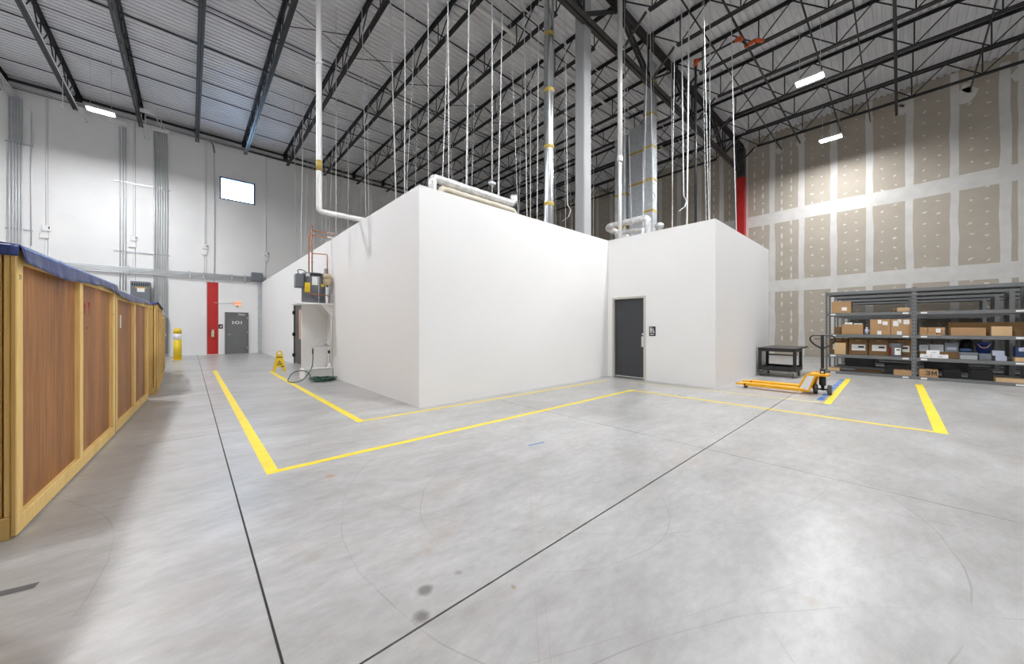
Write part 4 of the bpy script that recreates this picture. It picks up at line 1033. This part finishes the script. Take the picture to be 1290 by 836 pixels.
# ================================================================== HANGER STRAPS
rs = random.Random(21)
def hanger(x, y, ztop, zbot, w, label, kink=1.0, dx=0.0, dy=0.0, curl=False):
    n = 5; pts = []; bow = kink * rs.uniform(-.05, .05); bow2 = kink * rs.uniform(-.02, .02)
    for k in range(n + 1):
        f = k / n; wob = bow * math.sin(PI * f) + bow2 * math.sin(3 * PI * f)
        pts.append(Vector((x + dx * f + wob, y + dy * f + wob * .6, ztop + (zbot - ztop) * f)))
    if curl:
        e = pts[-1]; pts += [e + Vector((.06, -.06, -.15)), e + Vector((.02, -.02, -.32)), e + Vector((-.1, .1, -.44))]
    mb = MB(); ang = rs.uniform(0, PI); vs = []
    for i, p in enumerate(pts):
        a = ang + .25 * (i / n)
        d = Vector((math.cos(a), math.sin(a), 0)) * w / 2; e = Vector((-math.sin(a), math.cos(a), 0)) * .004
        vs += [p - d - e, p + d - e, p + d + e, p - d + e]
    N = len(pts); fs = []
    for i in range(N - 1):
        for k in range(4): fs.append((i * 4 + k, i * 4 + (k + 1) % 4, (i + 1) * 4 + (k + 1) % 4, (i + 1) * 4 + k))
    fs += [(3, 2, 1, 0), (N * 4 - 4, N * 4 - 3, N * 4 - 2, N * 4 - 1)]
    mb.add(vs, fs)
    single('hanger_strap', mb, 'strap', label, 'hanger strap', (x, y, zbot), 'hanger straps above the enclosure')
LAB = 'thin bright metal hanger strap dropping from the roof joists to the enclosure top'
LABC = 'bright metal hanger strap with a loose curled end '
for x in steel_x:
    if not (3.5 < x < 12.6): continue
    y = BY + .7 + rs.uniform(0, .6)
    while y < 20.5:
        hanger(x + rs.uniform(-.12, .12), y, 10.22, 3.56, rs.choice((.008, .011, .015)), LAB, 1.0, rs.uniform(-.25, .25), rs.uniform(-.25, .25))
        y += rs.uniform(1.15, 1.75)
for x in steel_x:
    if not (9 < x < 12.6): continue
    for y in (3.3, 4.05, 4.9, 5.4):
        hanger(x + rs.uniform(-.3, .3), y + rs.uniform(-.15, .15), 11.09, 3.56, rs.choice((.009, .013, .018)), LAB, 1.0, rs.uniform(-.2, .2), rs.uniform(-.2, .2))
# the brightest broad ones in front
for x, y, w in ((3.35, 6.1, .030), (3.9, 6.3, .026), (3.55, 8.3, .03), (3.45, 9.9, .035), (4.3, 6.0, .03), (4.55, 6.35, .03), (5.5, 6.3, .03), (6.3, 6.5, .03), (6.6, 6.2, .026), (7.4, 7.3, .03), (3.4, 7.2, .024), (3.3, 11.6, .03), (3.3, 13.2, .03), (3.2, 15.2, .03), (3.3, 17.5, .03), (10.4, 4.0, .05), (11.1, 3.7, .045)):
    hanger(x, y, 11.09, 3.56, w * .75, LAB, .6, rs.uniform(-.2, .2), rs.uniform(-.1, .1))
for x, y, zb, w_ in ((10.6, 4.3, 5.2, 'beside the sprinkler pipe'), (10.1, 5.0, 5.4, 'beside the bright duct'), (7.3, 5.95, 4.6, 'beside the round duct')):
    hanger(x, y, 11.09, zb, .03, LABC + w_, .6, .05, -.05, True)

# ================================================================== TROLLEY AND PALLET TRUCK
t = thing('work_trolley', 'black welded work trolley on castors at the enclosure end', 'trolley', (12.45, 2.3, 0))
x0, x1, y0, y1 = 11.9, 12.80, 1.86, 2.71
MB().bbox(x0 - .01, x1 + .85, y0 - .01, y1 + .01, .765, .80, .006).build('table_top', 'blackp', t)
for a, b_ in ((x0, x0 + .05), (x1 - .05, x1)): MB().box(a, b_, y0, y1, .70, .765).build('top_rail', 'blackp', t)
for a, b_ in ((y0, y0 + .05), (y1 - .05, y1)): MB().box(x0 + .05, x1 - .05, a, b_, .70, .765).build('top_rail', 'blackp', t)
for a in (x0, x1 - .07):
    for b_ in (y0, y1 - .07):
        MB().bbox(a, a + .07, b_, b_ + .07, .27, .70, .006).build('leg', 'blackp', t)
MB().box(x0, x1, y0, y1, .17, .20).build('lower_shelf', 'blackp', t)
for a, b_ in ((x0, x0 + .05), (x1 - .05, x1)): MB().box(a, b_, y0, y1, .20, .29).build('lower_rail', 'blackp', t)
for a, b_ in ((y0, y0 + .05), (y1 - .05, y1)): MB().box(x0 + .05, x1 - .05, a, b_, .20, .27).build('lower_rail', 'blackp', t)
for a in (x0 + .07, x1 - .07):
    for b_ in (y0 + .07, y1 - .07):
        c = MB().lathe([(.02, -.022), (.062, -.022), (.066, -.012), (.066, .012), (.062, .022), (.02, .022)], (a, b_, .068), 16, True, 'y').build('castor', 'rubber', t)
        mb = MB(); mb.box(a - .03, a + .03, b_ - .034, b_ - .028, .06, .155); mb.box(a - .03, a + .03, b_ + .028, b_ + .034, .06, .155); mb.box(a - .045, a + .045, b_ - .04, b_ + .04, .155, .17)
        mb.build('castor_fork', 'chrome', c)
single('steel_bar', MB().bbox(12.2, 12.26, 1.95, 2.45, .2005, .225, .004), 'signwhite', 'white flat bar lying on the lower shelf of the trolley', 'bar', (12.2, 2.2, .2))
single('rack_rod', MB().tube([(21.3, 3.45, .03), (21.3, 4.4, .03)], .03, 6), 'blackp', 'black bar lying on the floor along the gypsum wall', 'rod', (21.3, 3.45, 0))

def pallet_truck():
    t = thing('pallet_truck', 'amber hand pallet truck with black handle beside the enclosure end', 'pallet truck', (9.58, 1.9, 0))
    for cx in (9.33, 9.83):
        f = MB()
        w = .08; prof = [(cx - w, .055), (cx - w, .115), (cx - w + .012, .125), (cx + w - .012, .125), (cx + w, .115), (cx + w, .055)]
        n = len(prof); ys_ = [(1.32, 0), (2.32, 0), (2.55, 1)]
        vs = []
        for y, tip in ys_:
            for p in prof:
                q = cx + (p[0] - cx) * (.55 if tip else 1); zz = .07 + (p[1] - .055) * (.45 if tip else 1) if tip else p[1]
                vs.append((q, y, zz))
        fs = [(i * n + k, i * n + k + 1, (i + 1) * n + k + 1, (i + 1) * n + k) for i in range(2) for k in range(n - 1)] + [tuple(range(n)), tuple(reversed(range(2 * n, 3 * n))), (0, n, 2 * n, 2 * n + 5, n + 5, 5)]
        f.add(vs, fs); o_ = f.build('fork', 'jack', t); fix_normals(o_)
        MB().lathe([(.01, -.035), (.036, -.035), (.038, 0), (.036, .035), (.01, .035)], (cx, 2.36, .038), 14, True, 'x').build('load_roller', 'rubber', t)
        MB().lathe([(.0, 0), (.02, 0), (.02, .012), (.0, .012)], (cx - w - .006, 2.36, .085), 10, False, 'x').build('axle_cap', 'blackp', t)
    # slanted headboard: two side cheeks and a back plate
    for x in (9.27, 9.86):
        o_ = MB().prism([(1.46, .06), (1.24, .06), (1.13, .40), (1.16, .43), (1.30, .42)], x, x + .02, 'yz').build('headboard_cheek', 'jack', t); fix_normals(o_)
    mb = MB(); vs = []
    for y, z in ((1.40, .07), (1.36, .07), (1.20, .41), (1.25, .42)):
        for x in (9.285, 9.865): vs.append((x, y, z))
    mb.add(vs, [(0, 1, 3, 2), (2, 3, 5, 4), (4, 5, 7, 6), (6, 7, 1, 0), (0, 2, 4, 6), (1, 7, 5, 3)])
    o_ = mb.build('headboard', 'jack', t); fix_normals(o_)
    MB().box(9.40, 9.74, .96, 1.20, .38, .42).build('pump_bridge', 'jack', t)
    MB().add([(9.2685, 1.40, .10), (9.2685, 1.26, .10), (9.2685, 1.165, .39), (9.2685, 1.27, .39)], [(0, 1, 2, 3)]).build('side_label', 'paper', t)
    MB().lathe([(.05, .18), (.055, .20), (.055, .33), (.04, .37)], (9.58, 1.07, 0), 16).build('pump', 'blackp', t)
    MB().lathe([(.028, .08), (.028, .18)], (9.58, 1.07, 0), 12).build('steering_column', 'blackp', t)
    MB().tube([(9.58, .93, .10), (9.58, 1.21, .10)], .018, 8).build('axle', 'blackp', t)
    for y in (.96, 1.18): MB().lathe([(.03, -.03), (.095, -.03), (.10, -.02), (.10, .02), (.095, .03), (.03, .03)], (9.58, y, .10), 22, True, 'y').build('steer_wheel', 'rubber', t)
    MB().bbox(9.545, 9.615, 1.03, 1.11, .36, .52, .006).build('handle_socket', 'blackp', t)
    h = MB().bar((9.575, 1.07, .42), (9.55, 1.07, 1.20), .05, .03, (1, 0, 0)).build('handle_bar', 'blackp', t)
    loop = [(9.56, 1.07, .93), (9.555, 1.19, 1.00), (9.55, 1.265, 1.10), (9.55, 1.26, 1.17), (9.55, 1.21, 1.205), (9.55, 1.07, 1.21), (9.55, .93, 1.205), (9.55, .88, 1.17), (9.55, .875, 1.10), (9.555, .95, 1.00), (9.56, 1.07, .93)]
    MB().tube(fillet(loop, .05, 3), .015, 8).build('grip_loop', 'blackp', h)
    MB().bar((9.54, 1.20, 1.13), (9.54, 1.07, 1.13), .012, .012).build('release_lever', 'blackp', h)
    MB().box(9.54, 9.5445, 1.05, 1.09, .44, .47).build('handle_sticker', 'paper', h)
pallet_truck()

# ================================================================== SHELVING
LV = (.035, .53, 1.12, 1.745, 2.36)
def rack(x0, y1, y0, depth, label, tags=True):
    t = thing('shelving_rack', label, 'shelving', (x0, (y0 + y1) / 2, 0), 0, 'grey shelving racks')
    x1 = x0 + depth
    for x in (x0, x1 - .05):
        for y in (y0, y1 - .045):
            p = MB(); p.box(x, x + .05, y, y + .045, 0, 2.43)
            po = p.build('upright', 'rack', t)
            if x == x0 and tags:
                sl = MB()
                for k in range(24): sl.box(x - .0012, x, y + .016, y + .029, .10 + k * .095, .14 + k * .095)
                sl.build('slots', 'blackp', po)
    for i, z in enumerate(LV):
        for x in (x0 + .004, x1 - .036):
            b_ = MB().bbox(x, x + .032, y0 + .045, y1 - .045, z - .045, z + .045, .004).build('beam', 'rack', t)
            if tags and x < x0 + .01 and i < 4:
                for y in (y0 + .15, y1 - .17):
                    MB().box(x - .0025, x - .0005, y - .055, y + .055, z - .018, z + .022).build('shelf_label', 'paper', b_)
        MB().box(x0 + .036, x1 - .036, y0 + .04, y1 - .04, z + .02, z + .04).build('shelf_board', 'shelfboard', t)
U = (1.49, -.27, -2.03, -3.79)
places = ('in the front row beside the pallet truck', 'in the front row holding the blue bucket', 'in the front row past the picture edge')
rows = ('second', 'third', 'rearmost')
for k in range(3): rack(14.12, U[k] + .0225, U[k + 1] + .0225, .78, 'grey steel shelving rack ' + places[k])
for r, x in enumerate((16.15, 18.35, 20.7)):
    for k in range(3):
        rack(x, U[k] + .0225, U[k + 1] + .0225, .78, 'grey steel shelving rack in the %s row behind %s' % (rows[r], ('the cardboard boxes', 'the blue bucket rack', 'the picture-edge rack')[k]), False)

Z1, Z2, Z3, Z4 = LV[0] + .04, LV[1] + .04, LV[2] + .04, LV[3] + .04
def carton(y0, y1, z, h, m, label, x=14.19, d=.42, papers=(), tape_=True, group='cartons on the shelving', txt=None):
    t = thing('carton', label, 'box', (x + d / 2, (y0 + y1) / 2, z), 0, group)
    MB().bbox(x, x + d, y0, y1, z, z + h, .004).build('body', m, t)
    for a, b_, c, e in papers: MB().box(x - .0015, x - .0003, a, b_, z + c, z + e).build('paper_label', 'paper', t)
    if tape_: MB().box(x + .0, x + d, (y0 + y1) / 2 - .03, (y0 + y1) / 2 + .03, z + h, z + h + .001).build('sealing_tape', 'card_light', t)
    if txt:
        for s, sz, yy, zz in txt: text('lettering', s, sz, (-d / 2 - .0012, yy - (y0 + y1) / 2, zz), FACE_MX, 'ink', t, .0005, bold=.0012)
    return t
carton(.96, 1.38, Z4, .34, 'card', 'brown carton with white label on the top shelf of the pallet-truck rack', papers=((1.05, 1.16, .07, .17),))
MB_ = single('wooden_block', MB().bbox(14.2, 14.42, -.18, .06, Z4, Z4 + .11, .01), 'card_light', 'tan block on the top shelf with a dark tip', 'block', (14.3, 0, Z4))
single('dark_tool', MB().tube([(14.25, .07, Z4 + .04), (14.25, .15, Z4 + .04)], .035, 8), 'card_dark', 'small dark roll beside the tan block on the top shelf', 'roll', (14.25, .1, Z4))
carton(1.18, 1.34, Z3, .22, 'card_dark', 'narrow dark carton at the left end of the second shelf', x=14.3)
carton(.71, 1.16, Z3, .29, 'card', 'open brown carton with papers on it, second shelf')
for i in range(2): single('paper_stack', MB().bbox(14.22, 14.5, .93 - i * .2, 1.10 - i * .2, Z3 + .292, Z3 + .345 - i * .02, .004), 'paper', ('thicker' if i == 0 else 'thinner') + ' stack of white papers on the open brown carton', 'papers', (14.3, 1.0, Z3 + .29))
t = thing('spray_bottle', 'small blue and white bottle between cartons on the second shelf', 'bottle', (14.24, .64, Z3))
MB().lathe([(.0, Z3), (.045, Z3), (.045, Z3 + .13), (.02, Z3 + .17)], (14.24, .64, 0), 14).build('body', 'paleblue', t)
MB().lathe([(.022, Z3 + .17), (.022, Z3 + .21)], (14.24, .64, 0), 10).build('cap', 'signwhite', t)
carton(.18, .575, Z3, .43, 'card', 'tall brown carton with three white labels, left of the big pair', papers=((.35, .42, .31, .41), (.23, .33, .27, .37), (.35, .43, .0, .11)))
carton(-.235, .17, Z3, .43, 'card', 'tall brown carton with four white labels, right of the big pair', papers=((.03, .13, .24, .38), (-.02, .05, .32, .42), (-.17, -.06, .29, .41), (-.03, .06, .0, .10)))
for i, (a, b_, lab) in enumerate(((1.04, 1.43, 'behind the small tan box'), (.62, 1.02, 'second from the rack end'), (.21, .60, 'third from the rack end'), (-.22, .19, 'behind the grey bucket'))):
    t = carton(a, b_, Z2, .46, 'card_dark', 'dark brown carton with printed white label ' + lab, x=14.33, papers=((a + .05, b_ - .06, .13, .30),), tape_=False)
    MB().box(14.326, 14.3282, a + .08, a + .20, Z2 + .21, Z2 + .26).build('print_block', 'ink', t)
    MB().box(14.326, 14.3298, (a + b_) / 2 - .05, (a + b_) / 2 + .05, Z2 + .40, Z2 + .43).build('hand_hole', 'card', t)
carton(1.075, 1.315, Z2, .34, 'card_light', 'small tan carton standing in front of the dark cartons', x=14.17, d=.14)
def pail(y, z, h, r, m, label, lidm, labels=True, x=14.31):
    t = thing('bucket', label, 'bucket', (x, y, z))
    MB().lathe([(.0, z), (r * .88, z), (r * .98, z + h * .9), (r, z + h * .9)], (x, y, 0), 22).build('pail', m, t)
    MB().lathe([(r * 1.06, z + h * .88), (r * 1.06, z + h * .97), (r * .9, z + h)], (x, y, 0), 22).build('rim', lidm, t)
    return t
t = pail(.08, Z2, .36, .125, 'greylight', 'grey bucket with red and white label in front of dark cartons', 'grey', x=14.27)
mb = MB()
def curved_label(cx, cy, r, a0, a1, z0, z1, n=8):
    vs = []
    for k in range(n + 1):
        a = a0 + (a1 - a0) * k / n
        for z in (z0, z1): vs.append((cx + r * math.cos(a), cy + r * math.sin(a), z))
    return MB().add(vs, [(2 * k, 2 * k + 2, 2 * k + 3, 2 * k + 1) for k in range(n)], True)
curved_label(14.27, .08, .1235, PI * .95, PI * 1.28, Z2 + .05, Z2 + .24).build('paper_label', 'paper', t)
curved_label(14.27, .08, .1235, PI * .60, PI * .78, Z2 + .04, Z2 + .25).build('red_label', 'redink', t)
curved_label(14.27, .08, .1243, PI * 1.02, PI * 1.2, Z2 + .17, Z2 + .20).build('print_block', 'ink', t)
carton(1.2, 1.45, Z1, .09, 'card_light', 'flat tan carton on the bottom shelf, left end', x=14.15)
carton(-.21, .12, Z1, .14, 'card', 'low brown carton on the bottom shelf, middle of the front row', x=14.15)
single('flat_board', MB().box(14.45, 14.8, .35, .9, Z1, Z1 + .05), 'card_dark', 'flat dark board on the bottom shelf of the pallet-truck rack', 'board', (14.6, .6, Z1))
single('black_tray', MB().bbox(14.5, 14.82, -.2, .3, Z1, Z1 + .26, .01), 'shelfboard', 'black tray deep on the bottom shelf of the pallet-truck rack', 'tray', (14.6, 0, Z1))
# second bay
single('cardboard_sheet', MB().bbox(14.2, 14.6, -.72, -.36, Z4, Z4 + .035, .004), 'card_dark', 'flat brown cardboard lying on the top shelf of the bucket rack', 'cardboard', (14.4, -.5, Z4))
for r in range(2):
    for k in range(3):
        a = -.345 - k * .145
        carton(a - .135, a, Z3 + .02 + r * .095, .09, 'card', 'tiny brown carton, %s of three in the %s layer of the small stack' % (('first', 'middle', 'last')[k], ('lower', 'upper')[r]), x=14.22, d=.2, tape_=False, group='small stacked cartons')
single('white_tag_box', MB().bbox(14.17, 14.21, -.70, -.62, Z3 + .07, Z3 + .18, .004), 'paper', 'white card tag at the end of the small carton stack', 'tag', (14.19, -.66, Z3))
single('cardboard_sheet', MB().bbox(14.15, 14.45, -.72, -.36, Z3, Z3 + .018, .003), 'card_light', 'pale cardboard sheet beneath the small carton stack', 'cardboard', (14.3, -.5, Z3))
carton(-1.97, -.83, Z3, .33, 'card_dark', 'very long brown carton filling the second shelf of the bucket rack', x=14.36, d=.40, tape_=False)
single('cardboard_sheet', MB().bbox(14.24, 14.34, -1.40, -.86, Z3, Z3 + .2, .004), 'card', 'folded cardboard leaning in front of the very long carton', 'cardboard', (14.3, -1.1, Z3))
carton(-1.76, -1.47, Z3, .23, 'card_light', 'light tan carton in front of the very long carton', x=14.17, d=.16)
def bin_(y0, y1, z, h, m, label, x=14.3, d=.3, lab=False):
    t = thing('storage_bin', label, 'bin', (x + d / 2, (y0 + y1) / 2, z))
    mb = MB(); mb.box(x, x + .012, y0, y1, z, z + h); mb.box(x + d - .012, x + d, y0, y1, z, z + h); mb.box(x + .012, x + d - .012, y0, y0 + .012, z, z + h); mb.box(x + .012, x + d - .012, y1 - .012, y1, z, z + h); mb.box(x + .012, x + d - .012, y0 + .012, y1 - .012, z, z + .012)
    mb.build('tub', m, t)
    MB().bbox(x - .008, x + .0, y0 - .006, y1 + .006, z + h - .035, z + h, .003).build('lip', m, t)
    if lab: MB().box(x - .002, x - .0005, y0 + .03, y1 - .03, z + .05, z + .12).build('label', 'paleblue', t)
single('crate_riser', MB().bbox(14.30, 14.75, -1.02, -.34, Z2, Z2 + .17, .006), 'card_dark', 'dark platform under the grey bins on the third shelf', 'platform', (14.5, -.6, Z2))
bin_(-.50, -.34, Z2 + .172, .17, 'greylight', 'small grey bin at the rack post on the third shelf')
bin_(-.75, -.52, Z2 + .172, .18, 'greylight', 'grey bin with a black handle sticking out of it')
bin_(-.99, -.77, Z2 + .172, .24, 'grey', 'grey bin with a pale blue label on the third shelf', lab=True)
single('tool_handle', MB().bar((14.4, -.62, Z2 + .2), (14.4, -.55, Z2 + .46), .05, .02), 'blackp', 'black tool handle sticking out of a grey bin', 'handle', (14.4, -.6, Z2 + .2))
t = thing('helmet', 'black rounded helmet behind the labelled grey bin', 'helmet', (14.62, -1.02, Z2))
MB().lathe([(.0, Z2 + .50), (.06, Z2 + .49), (.11, Z2 + .43), (.13, Z2 + .35), (.13, Z2 + .0)], (14.68, -1.14, 0), 16).build('shell', 'blackp', t)
single('blue_pouch', MB().bbox(14.2, 14.42, -1.20, -1.0, Z2 + .185, Z2 + .27, .03), 'navy', 'folded blue pouch beside the blue bucket', 'pouch', (14.3, -1.1, Z2 + .18))
single('grey_case', MB().bbox(14.16, 14.45, -1.27, -1.0, Z2, Z2 + .105, .01), 'greylight', 'flat grey case in front on the third shelf', 'case', (14.3, -1.1, Z2))
single('grey_plank', MB().bbox(14.18, 14.44, -1.28, -.99, Z2 + .107, Z2 + .18, .008), 'grey', 'dark grey slab on top of the flat grey case', 'slab', (14.3, -1.1, Z2 + .107))
single('shelf_block', MB().bbox(14.22, 14.5, -1.48, -1.29, Z2, Z2 + .16, .008), 'grey', 'dark block under the blue bucket', 'block', (14.3, -1.4, Z2))
t = pail(-1.37, Z2 + .162, .27, .115, 'bluebucket', 'dark blue bucket with wire handle on the third shelf', 'bluebucket', x=14.34)
MB().tube(fillet([(14.26, -1.27, Z2 + .40), (14.215, -1.33, Z2 + .30), (14.215, -1.41, Z2 + .30), (14.26, -1.47, Z2 + .40)], .05), .005, 6).build('handle', 'card_light', t)
for y0, y1, z, lab in ((-.53, -.35, Z2, 'small white box at the bottom of the white stack'), (-.82, -.535, Z2, 'long white box at the bottom of the white stack'), (-.68, -.46, Z2 + .102, 'white box lying on top of the white stack')):
    t = thing('white_carton', lab, 'box', (14.2, (y0 + y1) / 2, z), 0, 'white boxes on the third shelf')
    MB().bbox(14.16, 14.28, y0, y1, z, z + .10, .004).build('body', 'signwhite', t)
    MB().box(14.1585, 14.16, (y0 + y1) / 2 - .05, (y0 + y1) / 2 + .03, z + .04, z + .055).build('print_line', 'greylight', t)
single('pale_box', MB().bbox(14.2, 14.4, -1.69, -1.53, Z2, Z2 + .12, .005), 'paleblue', 'pale blue box, lower of the pair beside the blue bucket', 'box', (14.3, -1.6, Z2))
single('pale_box', MB().bbox(14.2, 14.4, -1.66, -1.49, Z2 + .122, Z2 + .24, .005), 'paleblue', 'pale blue box, upper of the pair beside the blue bucket', 'box', (14.3, -1.6, Z2 + .122))
carton(-1.98, -1.79, Z2, .10, 'card_light', 'low tan carton under the navy case on the third shelf', x=14.15, d=.3)
single('navy_case', MB().bbox(14.2, 14.5, -1.98, -1.81, Z2 + .105, Z2 + .34, .01), 'navy', 'navy blue case on the low tan carton', 'case', (14.3, -1.9, Z2 + .105))
single('navy_case_label', MB().bbox(14.19, 14.1985, -1.97, -1.85, Z2 + .24, Z2 + .33, .002), 'paleblue', 'pale label card on the navy blue case', 'label card', (14.19, -1.9, Z2 + .24))
t = carton(-.655, -.335, Z1, .20, 'card', 'brown carton printed 3M in black on the bottom shelf', x=14.15)
def stroke(pts, w=.02):
    mb = MB()
    for (u0, v0), (u1, v1) in zip(pts[:-1], pts[1:]): mb.bar((14.1488, -.45 - u0, Z1 + v0), (14.1488, -.45 - u1, Z1 + v1), .0016, w, (0, 0, 1) if abs(v1 - v0) < abs(u1 - u0) else (0, 1, 0))
    mb.build('lettering', 'ink', t)
stroke([(0, .155), (.062, .155), (.062, .065), (0, .065)]); stroke([(.012, .11), (.062, .11)])
stroke([(.104, .055), (.104, .165)], .018); stroke([(.110, .158), (.138, .075), (.166, .158)], .016); stroke([(.172, .055), (.172, .165)], .018)
carton(-1.98, -1.53, Z1, .09, 'card_light', 'long flat tan carton on the bottom shelf of the bucket rack', x=14.15)
for i, (x, y, w, h) in enumerate(((14.55, -.9, .3, .2), (14.5, -1.35, .35, .24))):
    single('black_tray', MB().bbox(x, x + .3, y - w / 2, y + w / 2, Z1, Z1 + h, .01), 'shelfboard', 'black tray deep on the bottom shelf ' + ('behind the printed carton' if i == 0 else 'behind the flat tan carton'), 'tray', (x, y, Z1))
for r, x in enumerate((16.25, 18.45)):
    for k, (y, z, w, h) in enumerate(((.9, Z1, .7, .3), (-.9, Z1, .8, .3), (-.4 if r else .2, Z2, .5, .3))):
        single('dark_carton', MB().bbox(x, x + .5, y - w / 2, y + w / 2, z, z + h, .01), 'shelfboard', 'dark box on the %s shelf of the %s row, %s' % (('bottom', 'bottom', 'third')[k], rows[r], ('near end', 'bucket side', 'middle')[k]), 'box', (x, y, z))

# restroom sign on the recess wall, hung extinguisher tag on gypsum wall
t = thing('restroom_sign', 'black restroom sign with white figures beside the charcoal door', 'sign', (RX, 4.22, 1.15))
MB().bbox(RX - .012, RX - .0005, 4.135, 4.305, 1.15, 1.39, .004).build('plate', 'blackp', t)
x = RX - .0128
for y, s in ((4.265, 1.0), (4.235, 1.0)):
    MB().lathe([(.0, 0), (.011, 0), (.011, .001), (.0, .001)], (x, y, 1.355), 10, False, 'x').build('figure_head', 'signwhite', t)
    MB().prism([(y - .012, 1.28), (y + .012, 1.28), (y + .010, 1.342), (y - .010, 1.342)], x, x + .0008, 'yz').build('figure_body', 'signwhite', t)
    MB().prism([(y - .008, 1.23), (y + .008, 1.23), (y + .008, 1.28), (y - .008, 1.28)], x, x + .0008, 'yz').build('figure_legs', 'signwhite', t)
mb = MB().prism([(4.16, 1.235), (4.205, 1.235), (4.205, 1.25), (4.185, 1.26), (4.205, 1.29), (4.195, 1.34), (4.185, 1.34), (4.18, 1.27), (4.16, 1.25)], x, x + .0008, 'yz'); mb.build('wheelchair_figure', 'signwhite', t)
MB().box(x, x + .0008, 4.17, 4.27, 1.185, 1.20).build('text_line', 'signwhite', t)
single('wall_hose_hook', MB().tube(fillet([(X1 - .03, 4.62, 1.45), (X1 - .05, 4.60, 1.2), (X1 - .03, 4.66, .85)], .1), .02, 6), 'blackp', 'black strap hanging on the gypsum wall past the enclosure corner', 'strap', (X1 - .03, 4.62, .85))
